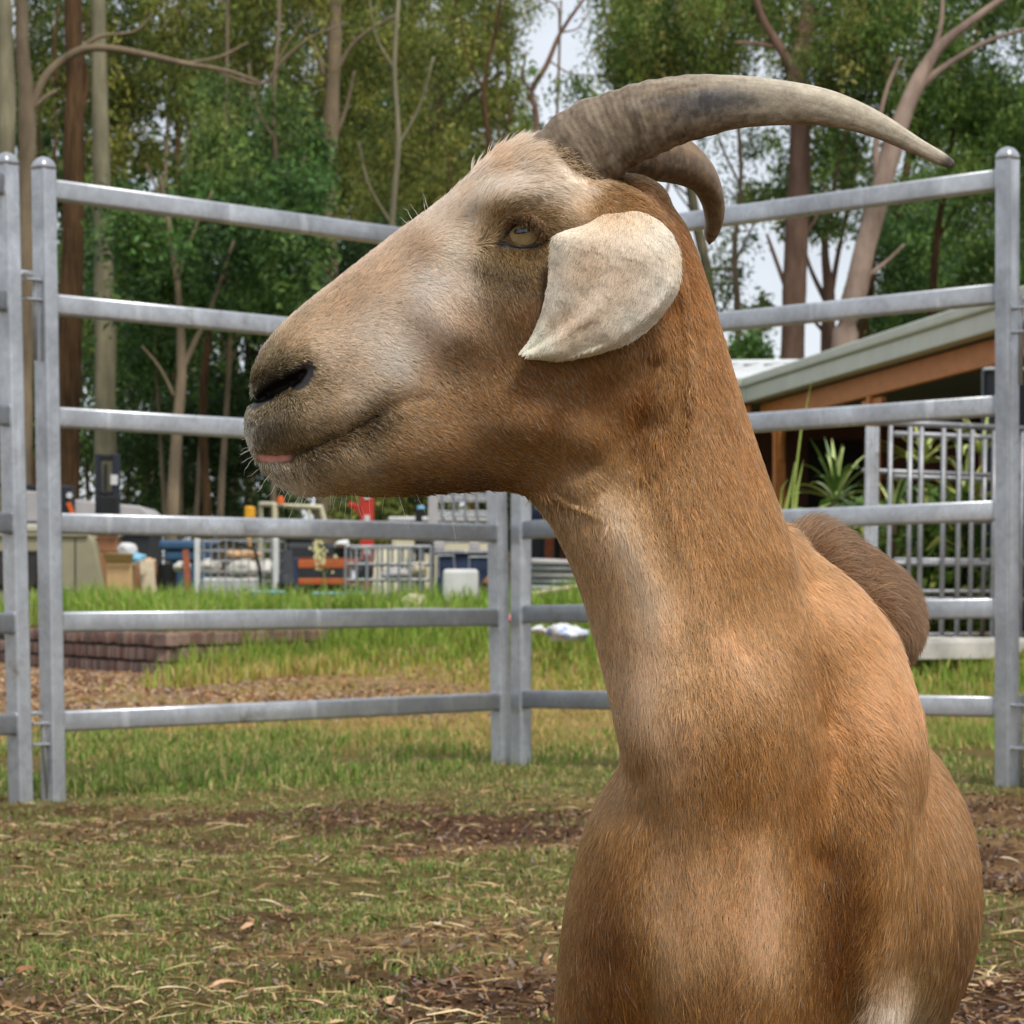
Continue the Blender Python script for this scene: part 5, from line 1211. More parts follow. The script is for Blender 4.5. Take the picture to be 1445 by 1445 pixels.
# blue bin with cage on it, white tub
t = thing("steel_bin", "dark blue steel bin left of the corner posts", "bin", base(655, 28.5))
part("bin", P_['rackblue'], t, lambda m: slab(m, 616, 782, 702, None, 28.5, .9, .02)); part("rim", M['wire'], t, lambda m: slab(m, 612, 776, 706, 781.5, 28.46, .98, .008))
part("frame", M['wire'], t, lambda m: m.tube([at(618, 815, 28.42), at(618, 784, 28.42), at(640, 784, 28.42), at(643, 815, 28.42)], .014, 8)); part("frame", M['wire'], t, lambda m: m.tube([at(662, 815, 28.42), at(662, 786, 28.42), at(692, 786, 28.42), at(692, 815, 28.42)], .012, 8))
for x_ in (612, 662): part("foot", P_['greysheet'], t, lambda m: slab(m, x_, 764, x_ + 15, 775.6, 28.5, .12))
c_ = cage("tank_cage", "grey tube cage standing on the blue bin, seen below the goat's jaw", 607, 706, 640, 28.6, .7, 6, (672, 698, 704, 722, 727, 748), M['wire'], .010, 763.6, cat="cage")
part("corner_post", P_['greysheet'], c_, lambda m: slab(m, 604, 640, 618, 763.6, 28.52, .03))
o = part("tub", P_['white'], None, lambda m: slab(m, 625, 803, 675, None, 27.2, .4, .03)); tag(o, "white plastic tub in the grass in front of the blue bin", "tub")
o = blob("sack", Vector(base(580, 27)) + Vector((0, 0, .13)), (px(27, 27), .2, .14), P_['stone'], None, 15); tag(o, "cream sack lying in the grass below the stillage", "sack")
# caravan roof and bollard behind
t = thing("caravan", "cream flat roofed caravan low behind the cages", "caravan", base(630, 41))
part("body", P_['cream'], t, lambda m: slab(m, 552, 736, 712, None, 41, 1.8, .05)); part("roof", P_['white'], t, lambda m: slab(m, 548, 729, 716, 735.5, 40.95, 1.9, .02)); w_ = part("window", P_['rubber'], t, lambda m: slab(m, 585, 750, 625, 780, 40.985, .03)); part("pane", P_['glass'], w_, lambda m: slab(m, 588, 753, 622, 777, 40.975, .02))
t = thing("bollard", "thin black post with a pale blue cap beside the caravan roof", "post", base(591, 38)); part("post", P_['black'], t, lambda m: m.tube([Vector(base(591, 38)), at(591, 718, 38)], .042, 14)); part("cap", P_['skyblue'], t, lambda m: m.tube([at(594, 718, 38), at(594, 713, 38)], [.05, .035], 14))
# open shed right of the corner posts
o = part("tarpaulin", P_['rackblue'], None, lambda m: m.box(tuple(at(757, 733, 30)), (px(30, 30), .5, px(28, 30)), r=.05)); tag(o, "blue tarpaulin bundle beside the rusty post behind the goat's throat", "tarpaulin")
o = part("barrel", P_['dark'], None, lambda m: m.tube([Vector(base(760, 30)), at(760, 747, 30)], .2, 20)); tag(o, "dark drum under the blue tarpaulin behind the corner posts", "drum")
t = thing("pipe_stack", "stack of grey pipes lying behind the goat's throat, above the timber pole", "pipes", base(790, 29))
for k in range(4): part("pipe", M['wire'] if k % 2 else P_['greysheet'], t, lambda m: m.tube([at(742, 792 + k * 9, 27.4 + .04 * k), at(850, 796 + k * 9, 27.8)], .030, 10, True), True)
for k in range(4): part("pipe", M['wire'], t, lambda m: m.tube([at(742, 830 + k * 10, 27.4 + .04 * k), at(850, 833 + k * 10, 27.8)], .030, 10, True), True)
o = part("pole", P_['timber'], None, lambda m: m.tube([at(738, 841, 24.6), at(845, 823, 25.3)], [.026, .022], 9), True); tag(o, "pale timber pole propped across the grass bank beside the goat's throat", "pole")
def bag(label, x0, y0, x1, y1, d, mat, s):
    o = blob("plastic_bag", at((x0 + x1) / 2, (y0 + y1) / 2, d), (px((x1 - x0) / 2, d), .12, px((y1 - y0) / 2, d)), mat, None, s, amp=.85); return tag(o, label, "bag")
t = NT("printed_bag"); f = t.noise(14, 2, .4); t.l(t.ramp(f, [(.55, L4(214, 216, 220)), (.60, L4(96, 130, 190)), (.66, L4(214, 216, 220))]), t.b.inputs["Base Color"]); t.b.inputs["Roughness"].default_value = .45; t.bump(f, .4, .02)
bag("white plastic bag with blue print on the bank beside the goat's neck", 780, 882, 834, 908, 20, t.m, 21); bag("flat white bag on the bank between rails right of the corner posts", 742, 884, 776, 896, 20.4, P_['white'], 22); bag("small pink bag seen in the slit between the corner posts", 714, 868, 727, 882, 20, P_['pink'], 23)
o = part("plank", P_['rust'], None, lambda m: m.box(tuple(at(287, 858, 27.2)), (px(88, 27), .16, .03), rz=.05, r=.004)); tag(o, "rusty flat steel plank on the terrace edge above the bricks", "plank")
o = part("plank", P_['timber'], None, lambda m: m.box(tuple(at(395, 856, 27)), (px(52, 27), .2, .05), rz=-.1, r=.006)); tag(o, "short grey board on the terrace edge right of the rusty plank", "plank")
o = part("plank", P_['greysheet'], None, lambda m: m.box(tuple(at(595, 861, 24.5)), (px(78, 25), .18, .03), rz=.08, r=.004)); tag(o, "long grey board in the grass left of the corner posts", "plank")
for lab, x0, x1, y_ in (("light blue plastic scrap in the grass under the wire cage", 354, 402, 836), ("light blue plastic strip in the grass under the orange rack", 440, 526, 838)):
    o = part("plastic_sheet", P_['skyblue'], None, lambda m: m.box(tuple(at((x0 + x1) / 2, y_, 28.2)), (px(x1 - x0, 28.2), .25, .035), rz=.05, r=.02)); tag(o, lab, "plastic sheet")
# flowering weed
t = thing("weed", "tall weed with a pale seed head in front of the orange rack", "plant", base(452, 24.3))
part("stem", simple("weed_stem", (120, 140, 70), .7), t, lambda m: (m.tube([Vector(base(462, 24.3)), at(458, 815, 24.3), at(449, 765, 24.3)], [.006, .005, .003], 6), m.tube([at(458, 812, 24.3), at(470, 790, 24.25)], .003, 6), m.tube([at(457, 806, 24.3), at(446, 792, 24.35)], .003, 6)))
def seeds(m):
    for k in range(60):
        a_, b_ = rnd.choice([(449, 770), (446, 778), (452, 785), (456, 776), (470, 792), (447, 790), (453, 795)]); c = at(a_ + rnd.gauss(0, 3.2), b_ + rnd.gauss(0, 6), 24.3 + rnd.uniform(-.04, .04)); s_ = .012
        m.add([c + Vector((-s_, 0, -s_)), c + Vector((s_, .005, -s_ * .6)), c + Vector((s_ * .7, 0, s_)), c + Vector((-s_ * .6, .004, s_ * .8))], [(0, 1, 2, 3)])
part("seed_head", simple("seed_head", (206, 200, 150), .8), t, seeds)["kind"] = "stuff"

# more odds and ends lying about
def lean(label, name, cat, x0, y0, x1, d, w, th, mat):
    """a board or sheet leaning: foot at (x0, ground), top at (x1, y0)"""
    a_ = Vector(base(x0, d)); b_ = at(x1, y0, d + .25); o = part(name, mat, None, lambda m: m.bar(a_, b_, w, th, th * .3, up=(0, 1, 0))); return tag(o, label, cat)
lean("weathered grey board leaning against the tall carton heap", "board", "board", 214, 792, 207, 30.2, .14, .025, P_['timber'])
lean("rusty steel strip leaning between black bucket and wire cage", "steel_strip", "steel", 268, 776, 262, 29.6, .06, .012, P_['rust'])
lean("dark plank leaning on the right end of the wire cage", "board", "board", 408, 778, 400, 29.4, .16, .03, P_['dark'])
lean("cream board leaning on the back of the steel stillage", "board", "board", 546, 776, 552, 29.4, .3, .02, P_['cream'])
for lab, cx_, cy_, rx, ry, d_, m_, s in (("crumpled dark tarp lump in the grass right of the wire cage", 404, 824, 12, 14, 29, 'dark', 31), ("torn white rag hanging over the black crate on the rack", 482, 768, 11, 6, 31.1, 'white', 32), ("tan crumpled paper on top of the brown carton", 212, 793, 9, 5, 30.7, 'tanroll', 33), ("grey bundle jammed in the middle of the steel stillage", 560, 812, 20, 12, 28.4, 'greysheet', 34), ("dark bundle on the left side inside the steel stillage", 512, 806, 14, 18, 28.4, 'dark', 35), ("pale bundle at the right end inside the steel stillage", 592, 806, 10, 14, 28.4, 'stone', 36), ("brown rag in the grass beside the white tub", 690, 822, 10, 8, 27.4, 'card2', 37)):
    o = blob("bundle", at(cx_, cy_, d_), (px(rx, d_), .12, px(ry, d_)), P_[m_], None, s, amp=.6); tag(o, lab, "bundle")
o = part("hose", P_['black'], None, lambda m: m.tube([at(300, 772, 29.2), at(318, 764, 29.1), at(342, 768, 28.95), at(360, 777, 28.9), at(366, 800, 28.9), Vector(base(372, 28.9))], .016, 8), True); tag(o, "black hose draped over the front of the wire cage", "hose")
# ------------------------------------------------------------------ house with verandah
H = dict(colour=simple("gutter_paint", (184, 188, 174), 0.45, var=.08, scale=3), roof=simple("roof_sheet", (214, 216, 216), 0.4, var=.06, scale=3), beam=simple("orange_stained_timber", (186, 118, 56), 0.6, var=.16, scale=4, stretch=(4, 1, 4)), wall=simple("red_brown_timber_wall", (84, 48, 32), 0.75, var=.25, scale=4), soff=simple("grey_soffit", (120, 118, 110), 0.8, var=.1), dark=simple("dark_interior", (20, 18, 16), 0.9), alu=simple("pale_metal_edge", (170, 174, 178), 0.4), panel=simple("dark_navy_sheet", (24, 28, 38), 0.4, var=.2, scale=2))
G0 = Vector((2.162, 28.0, 2.43)); gd = Vector((1.094, -7.72, 0)).normalized(); gn = Vector((-gd.y, gd.x, 0))  # gn points right, into the house
GL = 15.0
house = thing("house", "timber house with a pale metal roof and orange verandah beam behind the right panel", "house", (4.5, 24, tz(4.5, 24)))
def gp(s, o, z): p = G0 + gd * s + gn * o; return Vector((p.x, p.y, z))
zr = 2.43
# roof: verandah plane on the right, hip plane facing the viewer
def roof_sheet(m, p0, p1, r0, r1):
    n = Vector((0, 0, 0.018)); m.add([p0, p1, r1, r0, p0 + n, p1 + n, r1 + n, r0 + n], [(3, 2, 1, 0), (4, 5, 6, 7), (0, 1, 5, 4), (1, 2, 6, 5), (2, 3, 7, 6), (3, 0, 4, 7)])
Rg0 = gp(-3.4, 3.6, zr + .48); Rg1 = gp(GL, 3.6, zr + .48); La = G0 + Vector((-2.0, .9, 0)); Lr = Vector((La.x - .1, La.y + 3.6, zr + .48))
part("roof", H['roof'], house, lambda m: roof_sheet(m, gp(0, 0, zr), gp(GL, 0, zr), Rg0, Rg1)); roof = part("roof", H['roof'], house, lambda m: roof_sheet(m, La, gp(-.012, 0, zr), Lr, Rg0))
for k in range(26):
    f = k / 25; a_ = La.lerp(gp(0, 0, zr), f); b_ = Lr.lerp(Rg0, f); up = Vector((0, 0, .03)); part("rib", H['roof'], roof, lambda m: m.bar(a_ + up + (b_ - a_) * .01, b_ + up, .045, .03, .01))
part("ridge_cap", H['roof'], roof, lambda m: m.bar(Lr + Vector((0, 0, .05)), Rg0 + Vector((0, 0, .05)), .22, .05, .02))
gut = part("gutter", H['colour'], house, lambda m: (m.bar(gp(-.05, -.07, zr - .075), gp(GL, -.07, zr - .075), .12, .135, .012), m.bar(gp(-.07, -.085, zr + .035), gp(GL, -.085, zr + .035), .15, .085, .02)))
lv = (La - G0).normalized()
part("gutter", H['colour'], house, lambda m: (m.bar(G0 + lv * .06 + Vector((0, -.07, -.075)), La + Vector((0, -.07, -.075)), .12, .135, .012), m.bar(G0 + lv * .09 + Vector((0, -.085, .035)), La + Vector((0, -.085, .035)), .15, .085, .02)))
part("beam", H['beam'], house, lambda m: m.bar(gp(-.02, .05, zr - .235), gp(GL, .05, zr - .235), .05, .17, .006)); part("beam", H['beam'], house, lambda m: m.bar(gp(-.03, .0, zr - .235) + lv * .06, La + Vector((0, .04, -.235)), .05, .17, .006))
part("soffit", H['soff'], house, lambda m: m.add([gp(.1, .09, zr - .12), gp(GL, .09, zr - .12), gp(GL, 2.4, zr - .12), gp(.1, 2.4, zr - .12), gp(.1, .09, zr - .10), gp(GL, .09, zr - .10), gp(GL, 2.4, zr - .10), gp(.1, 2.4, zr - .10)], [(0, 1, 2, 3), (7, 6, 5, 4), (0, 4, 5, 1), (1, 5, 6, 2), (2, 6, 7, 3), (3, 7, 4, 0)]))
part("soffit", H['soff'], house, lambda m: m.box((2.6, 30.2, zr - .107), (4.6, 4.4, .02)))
for s in (.56, 3.78, 7.02, 10.4, 13.6):
    p = gp(s, .06, 0); zb = tz(p.x, p.y)
    post = part("post", H['beam'], house, lambda m: m.bar(Vector((p.x, p.y, zb - .05)), Vector((p.x, p.y, zr - .325)), .095, .095, .006, up=tuple(gd)))
    for sg in (-1, 1):   # curved brackets under the beam
        def br(m):
            pts = [(0.05, -.34), (0.05, -.02), (.30, -.02), (.30, -.06), (.22, -.08), (.14, -.14), (.10, -.22), (.09, -.34)]
            A_ = [Vector((p.x, p.y, zr - .325)) + gd * sg * a_ + Vector((0, 0, b_)) - gn * .018 for a_, b_ in pts]; B_ = [v_ + gn * .036 for v_ in A_]; n_ = len(pts)
            m.add(A_ + B_, [tuple(range(n_)), tuple(range(2 * n_ - 1, n_ - 1, -1))] + [(i, i + n_, (i + 1) % n_ + n_, (i + 1) % n_) for i in range(n_)])
        part("bracket", H['beam'], post, br)
# walls with openings, set back under the verandah
WO = 2.3
def wallseg(name, s0, s1, z0, z1, mat, o0=WO, th=.12):
    a_, b_ = gp(s0, o0 + th / 2, (z0 + z1) / 2), gp(s1, o0 + th / 2, (z0 + z1) / 2); return part(name, mat, house, lambda m: m.bar(a_, b_, th, z1 - z0, .004))
segs = [(0.3, 1.5), (2.7, 4.2), (5.6, 7.4), (8.4, GL)]
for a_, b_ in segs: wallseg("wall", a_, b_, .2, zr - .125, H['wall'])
for a_, b_ in ((1.503, 2.697), (4.203, 5.597), (7.403, 8.397)):
    wallseg("lintel", a_, b_, 2.06, zr - .127, H['wall']); wallseg("doorway", a_, b_, .2, 2.055, H['dark'], WO + .35, .04)  # dark sheet behind each opening stands for the unlit inside
    for e in (a_ + .03, b_ - .03): part("door_frame", H['beam'], house, lambda m: m.bar(gp(e, WO - .005, .25), gp(e, WO - .005, 2.05), .06, .05, .004, up=tuple(gd)))
part("wall", H['wall'], house, lambda m: m.bar(Vector((5.2, 30.3, 1.45)), Vector((.4, 31.4, 1.45)), .12, 2.3, .004)); part("post", P_['rust'], house, lambda m: m.bar(Vector((.34, 29.05, .25)), Vector((.34, 29.05, zr - .325)), .085, .085, .006, up=(0, 1, 0))); part("doorway", H['dark'], house, lambda m: m.bar(Vector((2.86, 30.76, 1.15)), Vector((3.36, 30.645, 1.15)), .06, 1.9, .004))  # this doorway is a solid slab, the opening's darkness put into its colour
part("verandah_floor", H['soff'], house, lambda m: m.add([gp(-.2, -.1, .33), gp(GL, -.1, .33), gp(GL, WO, .33), gp(-.2, WO, .33), gp(-.2, -.1, .1), gp(GL, -.1, .1), gp(GL, WO, .1), gp(-.2, WO, .1)], [(3, 2, 1, 0), (4, 5, 6, 7), (0, 1, 5, 4), (3, 7, 6, 2), (0, 4, 7, 3), (1, 2, 6, 5)]))
for k in range(5): wallseg("wall_board", .31, GL, .55 + k * .3, .556 + k * .3, H['dark'], WO - .004, .006)

# dark panel standing by the house
t = thing("dark_panel", "tall dark navy panel with a pale metal top edge at the right edge", "panel", base(1420, 19.2))
part("sheet", H['panel'], t, lambda m: slab(m, 1391, 523, 1640, None, 19.2, .06, .006)); part("edge", H['alu'], t, lambda m: slab(m, 1389, 518, 1642, 522.6, 19.18, .10, .006)); part("edge", H['panel'], t, lambda m: slab(m, 1388, 523, 1390.8, None, 19.18, .10, .004))

# two sides cut from a tank cage, leaning side by side on a pallet
def tank_side(label, p0, dirv, L, z0, rows, nv, flat_post, zt):
    t = thing("cage_side", label, "cage panel", (p0.x, p0.y, z0), "tank cage sides by the house"); d = dirv.normalized(); nrm = Vector((d.y, -d.x, 0))
    for k, z in enumerate(rows): part("tube", M['wire'], t, lambda m: m.tube([p0 + d * 0 + Vector((0, 0, z)), p0 + d * L + Vector((0, 0, z))], .013 if k else .017, 8), True)
    for k in range(nv):
        s = .16 + (L - .2) * k / (nv - 1); s += .025 * math.sin(k * 2.3)
        part("tube", M['wire'], t, lambda m: m.tube([p0 + d * s + nrm * .022 + Vector((0, 0, z0 + .02)), p0 + d * (s + .02) + nrm * .022 + Vector((0, 0, zt))], .013, 8), True)
    if flat_post:
        def fp(m):
            for o_ in (0, .031, .062): m.bar(p0 + d * (o_ - .005) + nrm * .02 + Vector((0, 0, z0 + .02)), p0 + d * (o_ + .018) + nrm * .02 + Vector((0, 0, zt - .01)), .029, .02, .006, up=(0, 1, 0))
        part("corner_strap", M['steel'], t, fp)
    return t
p0 = at(1218, 850, 16.5); p0.z = 0
tank_side("grey tube cage side with a wide flat end strap, leaning by the spiky plants", p0, Vector((.87, .70, 0)), 1.35, .30, (1.478, 1.222, .975, .745, .555, .33), 10, True, 1.46)
p1 = at(1262, 850, 17.6); p1.z = 0
tank_side("second grey cage side close behind the strapped one", p1, Vector((.87, .62, 0)), 1.3, .33, (1.47, 1.235, .99, .775, .60, .36), 8, False, 1.46)
t = thing("pallet", "weathered white pallet under the cage sides", "pallet", (2.5, 16.6, .2)); d = Vector((.87, .70, 0)).normalized(); nrm = Vector((d.y, -d.x, 0))
q0 = at(1282, 850, 16.25); q0.z = 0
wt = simple("weathered_white_boards", (198, 196, 190), .8, var=.25, scale=5, bump=.3)
for k in range(5): part("deck_board", wt, t, lambda m: m.bar(q0 - nrm * (k * .17) + Vector((0, 0, .34 + .012 * (k % 2))), q0 - nrm * (k * .17) + d * 1.3 + Vector((0, 0, .33)), .13, .03, .005))
part("side_board", wt, t, lambda m: m.bar(q0 + nrm * .075 + Vector((0, 0, .295)), q0 + nrm * .075 + d * 1.3 + Vector((0, 0, .285)), .02, .09, .004))
for s in (.05, .65, 1.22): part("block", H['dark'], t, lambda m: m.bar(q0 + d * s + Vector((0, 0, .29)), q0 + d * s - nrm * .7 + Vector((0, 0, .29)), .1, .08, .004)); part("foot", H['dark'], t, lambda m: m.box(tuple(q0 + d * s - nrm * .35 + Vector((0, 0, .16))), (.1, .1, .2)))

# ---- strap-leaved plants
def strap_leaf(L, wd, arch, k):
    v, f = [], []; n = 7
    for i in range(n):
        t = i / (n - 1); w = wd * (0.55 + 1.3 * t) * (1 - t ** 2.2) + .001; x_ = L * (t * math.cos(arch * t * .6)); z_ = L * (t * .9 - arch * .62 * t * t)
        v += [(x_, -w / 2, z_ + w * .25), (x_, 0, z_), (x_, w / 2, z_ + w * .25)]
    for i in range(n - 1):
        b = i * 3; f += [(b, b + 3, b + 4, b + 1), (b + 1, b + 4, b + 5, b + 2)]
    me = bpy.data.meshes.new("leaf"); me.from_pydata(v, [], f); me.polygons.foreach_set("use_smooth", [True] * len(f)); me.update()
    return me
def striped(name, edge, mid):
    t = NT(name); f = t.noise(7, 4, .6); t.l(t.mix(f, L4(*edge), L4(*mid)), t.b.inputs["Base Color"]); t.b.inputs["Roughness"].default_value = .45; return t.m
SL = {}
for nm, e, m_ in (("pale", (206, 214, 140), (132, 158, 78)), ("green", (96, 128, 54), (58, 88, 36)), ("yellow", (206, 206, 112), (150, 158, 62))):
    mt = striped("strap_leaf_" + nm, e, m_); SL[nm] = []
    for k in range(4): me = strap_leaf(1, .065 + .014 * k, .5 + .28 * k, k); me.materials.append(mt); SL[nm].append(me)
def rosette(name, label, c, n, L, kinds, cat="plant", stem=True, spread=1.0, group=None):
    zb = tz(c.x, c.y); t = thing(name, label, cat, (c.x, c.y, zb), group)
    if stem and c.z > zb + .05: part("stem", simple("cane", (120, 100, 70), .8), t, lambda m: m.tube([Vector((c.x + .03, c.y, zb - .03)), Vector((c.x - .01, c.y, (c.z + zb) / 2)), c], [.02, .016, .012], 8))
    for k in range(n):
        o = bpy.data.objects.new("leaf", rnd.choice(SL[rnd.choice(kinds)])); link(o, t); o.location = c; s = L * rnd.uniform(.75, 1.15); o.scale = (s, s, s)
        o.rotation_euler = (0, rnd.uniform(-.75, .45) * spread, k * 2.4 + rnd.uniform(-.3, .3))
    return t
rosette("dracaena", "pale striped spiky rosette in front of the dark doorway, left of the cage strap", at(1180, 708, 19.2), 30, .36, ["pale", "pale", "green"])
rosette("dracaena", "highest pale striped spiky rosette, seen through the cage tubes", at(1302, 655, 18.6), 26, .30, ["pale", "pale", "yellow"])
rosette("dracaena", "yellow striped rosette beside the dark panel's edge", at(1385, 640, 18.9), 18, .30, ["yellow", "pale"])
rosette("dracaena", "striped rosette low behind the cage, right of its strap", at(1262, 728, 18.2), 26, .32, ["green", "pale"])
rosette("dracaena", "lower striped rosette between cage and dark panel", at(1362, 712, 18.7), 26, .32, ["green", "pale", "yellow"])
def bush(label, x0, x1, ytop, d, n, L):
    c = base((x0 + x1) / 2, d); t = thing("strap_leaf_bush", label, "bush", c); V, Fc, Cc = [], [], []
    for k in range(n):
        X = (rnd.uniform(x0, x1) - CX) * d / F; Y = d + rnd.uniform(-.5, .6); z = tz(X, Y) + rnd.random() ** 1.3 * max(.05, (HC - (ytop - HY) * d / F) - tz(X, Y) - .1)
        a_ = rnd.uniform(0, 6.28); el = rnd.uniform(.1, 1.3); l_ = L * rnd.uniform(.6, 1.2); w = l_ * .10; dx, dy = math.cos(a_), math.sin(a_); b = len(V); col = lin(rnd.choice([(70, 100, 42), (92, 126, 54), (120, 146, 70), (54, 80, 34), (168, 176, 96)]))
        p_ = Vector((X, Y, z)); m_ = p_ + Vector((dx * math.cos(el), dy * math.cos(el), math.sin(el))) * l_ * .55; e_ = m_ + Vector((dx * .9, dy * .9, -.25 + .5 * math.sin(el))) * l_ * .5; sd = Vector((-dy, dx, 0)) * w
        V += [p_ - sd * .4, p_ + sd * .4, m_ + sd * .7, e_, m_ - sd * .7]; Fc += [(b, b + 1, b + 2, b + 4), (b + 4, b + 2, b + 3)]; Cc += [col] * 5
    me = bpy.data.meshes.new("foliage"); me.from_pydata(V, [], Fc); me.update(); set_col(me, Cc); o = obj("foliage", me, M['leaf'], t); o["kind"] = "stuff"; return t
bush("dense dark green strap leaved bush behind the cage sides", 1130, 1300, 720, 18.6, 900, .34)
bush("mixed green strap leaved bush between the cage and the dark panel", 1290, 1388, 690, 18.9, 700, .34)
bush("yellow green leafy shrub peeping over the rail by the end post", 1392, 1450, 410, 30, 500, .4)
# tall cane grass beside the neck
t = thing("cane_grass", "few tall green grass canes standing beside the goat's neck", "grass clump", base(1108, 14.2))
cane_m = simple("cane_green", (150, 168, 84), .6, var=.2)
for pts, r_ in (([(1108, 900), (1119, 700), (1130, 610), (1147, 530)], .005), ([(1100, 900), (1104, 740), (1122, 655), (1126, 648)], .012), ([(1118, 900), (1118, 760), (1125, 690), (1134, 648)], .008), ([(1096, 900), (1098, 740), (1103, 690), (1112, 676)], .010)):
    part("cane", cane_m, t, lambda m: m.sweep([at(a_, b_, 14.2) for a_, b_ in pts], [(-r_, 0), (0, r_ * .35), (r_, 0), (0, -r_ * .35)], scale=[1, 1, .8, .15]))
# ------------------------------------------------------------------ gum trees and forest
BK = dict(pale=bark("smooth_pale_bark", (116, 112, 92), (160, 154, 130), (3, 3, .5), 1.8, .25), grey=bark("grey_bark", (112, 100, 84), (150, 134, 112), (4, 4, .8), 1.5, .3), brown=bark("brown_stringy_bark", (44, 34, 26), (122, 94, 66), (10, 10, .6), 2.6, 1.0), red=bark("red_brown_bark", (100, 78, 68), (148, 120, 106), (4, 4, .9), 1.4, .35), pink=bark("pinkish_bark", (138, 116, 106), (184, 164, 152), (3, 3, .8), 1.2, .2))
def limb(mb, pts, d, n=10, wob=.25):
    """pts: (px, py, width px[, extra depth])"""
    C = spline([(*at(p[0], p[1], d + (p[3] if len(p) > 3 else 0)), p[2] * d / F / 2) for p in pts], max(8, 5 * len(pts)))
    for i in range(len(C)): C[i, 0] += (vnoise(np.array([C[i, 2] * 1.3]), np.array([d + C[i, 0]]))[0] - .5) * C[i, 3] * wob; C[i, 3] *= .94 + .12 * vnoise(np.array([C[i, 2] * 3.]), np.array([d]))[0]
    mb.tube([Vector(c[:3]) for c in C], list(C[:, 3]), n)
def leaves(clumps, d, cols, L=(.09, .16), asp=.30, spread=1.6, droop=.65, seed=0, per=30):
    """clumps: (px, py, rx, ry, n[, extra depth]) -> vertices, faces, colours of drooping leaves gathered in sprigs"""
    r = np.random.default_rng(seed); Vs, Cs = [], []
    pal = np.array([lin(c) for c in cols]) * 1.02; pal = pal * .9 + pal.mean(1, keepdims=True) * .1
    for cl in clumps:
        x0, y0, rx, ry, n = cl[:5]; dd = d + (cl[5] if len(cl) > 5 else 0); k = dd / F; c = np.array(at(x0, y0, dd)); m = max(1, int(n * (1.8 if L[0] < .1 else 1)) // per)
        u = r.normal(0, 1, (m, 3)); u /= np.linalg.norm(u, axis=1)[:, None]; u *= r.random((m, 1)) ** .6
        cc = c + u * np.array([rx * k, min(rx * k * spread, 2.2), ry * k])
        sc = pal[r.integers(0, len(pal), m)] * np.exp(r.normal(0, .22, (m, 1)))
        i = np.repeat(np.arange(m), per); N = len(i)
        sr = .13 * np.sqrt(rx * k + .3)
        p = cc[i] + r.normal(0, 1, (N, 3)) * np.array([sr, sr, sr * 1.35])
        ax = r.normal(0, .62, (N, 3)); ax[:, 2] -= droop; ax /= np.linalg.norm(ax, axis=1)[:, None]
        sd = np.cross(ax, r.normal(0, 1, (N, 3))); sd /= np.linalg.norm(sd, axis=1)[:, None]
        ln = r.uniform(L[0], L[1], N)[:, None]; w = ln * asp * r.uniform(.7, 1.2, (N, 1))
        Vs.append(np.stack([p, p + ax * ln * .4 + sd * w * .5, p + ax * ln, p + ax * ln * .45 - sd * w * .5], 1).reshape(-1, 3)); Cs.append(np.repeat(sc[i] * np.exp(r.normal(0, .18, (N, 1))), 4, 0))
    V, C = np.concatenate(Vs), np.concatenate(Cs); return V, np.arange(len(V)).reshape(-1, 4), np.clip(C, 0, 1)
OLIVE = [(112, 122, 42), (128, 132, 46), (92, 106, 40), (144, 140, 56), (76, 94, 40)]
GREEN = [(70, 106, 42), (84, 122, 48), (58, 92, 42), (100, 130, 56), (50, 80, 40)]
MID = [(92, 118, 46), (108, 130, 52), (76, 104, 44), (124, 138, 62), (66, 90, 46)]
DEEP = [(52, 78, 36), (64, 92, 40), (44, 68, 34), (78, 104, 46)]
def auto(x0, x1, y0, y1, n, rx, ry, cnt, seed, dd=2.5, holes=()):
    r = random.Random(seed); out = []
    while len(out) < n:
        x, y = r.uniform(x0, x1), r.uniform(y0, y1)
        if any(((x - a) / p) ** 2 + ((y - b) / q_) ** 2 < 1 for a, b, p, q_ in holes): continue
        out.append((x, y, rx * r.uniform(.6, 1.3), ry * r.uniform(.6, 1.3), int(cnt * r.uniform(.6, 1.3)), r.uniform(*(dd if isinstance(dd, tuple) else (-dd, dd)))))
    return out
def tree(label, d, trunk, bk, limbs=(), clumps=(), cols=MID, name="gum_tree", group="gum trees behind the yard", **kw):
    x_ = trunk[0][0]; b = base(x_, d); t = thing(name, label, "tree", b, group)
    m = MB(); limb(m, trunk, d, 14); m.build("trunk", BK[bk], t, True)
    for l_ in limbs: m = MB(); limb(m, l_, d, 8); m.build("limb", BK[bk], t, True)
    if clumps:
        V, Q, C = leaves(clumps, d, cols, seed=int(x_ * 7 + d), **kw); me = mesh_np("crown", V, Q); set_col(me, C); obj("crown", me, M['leaf'], t)
    return t
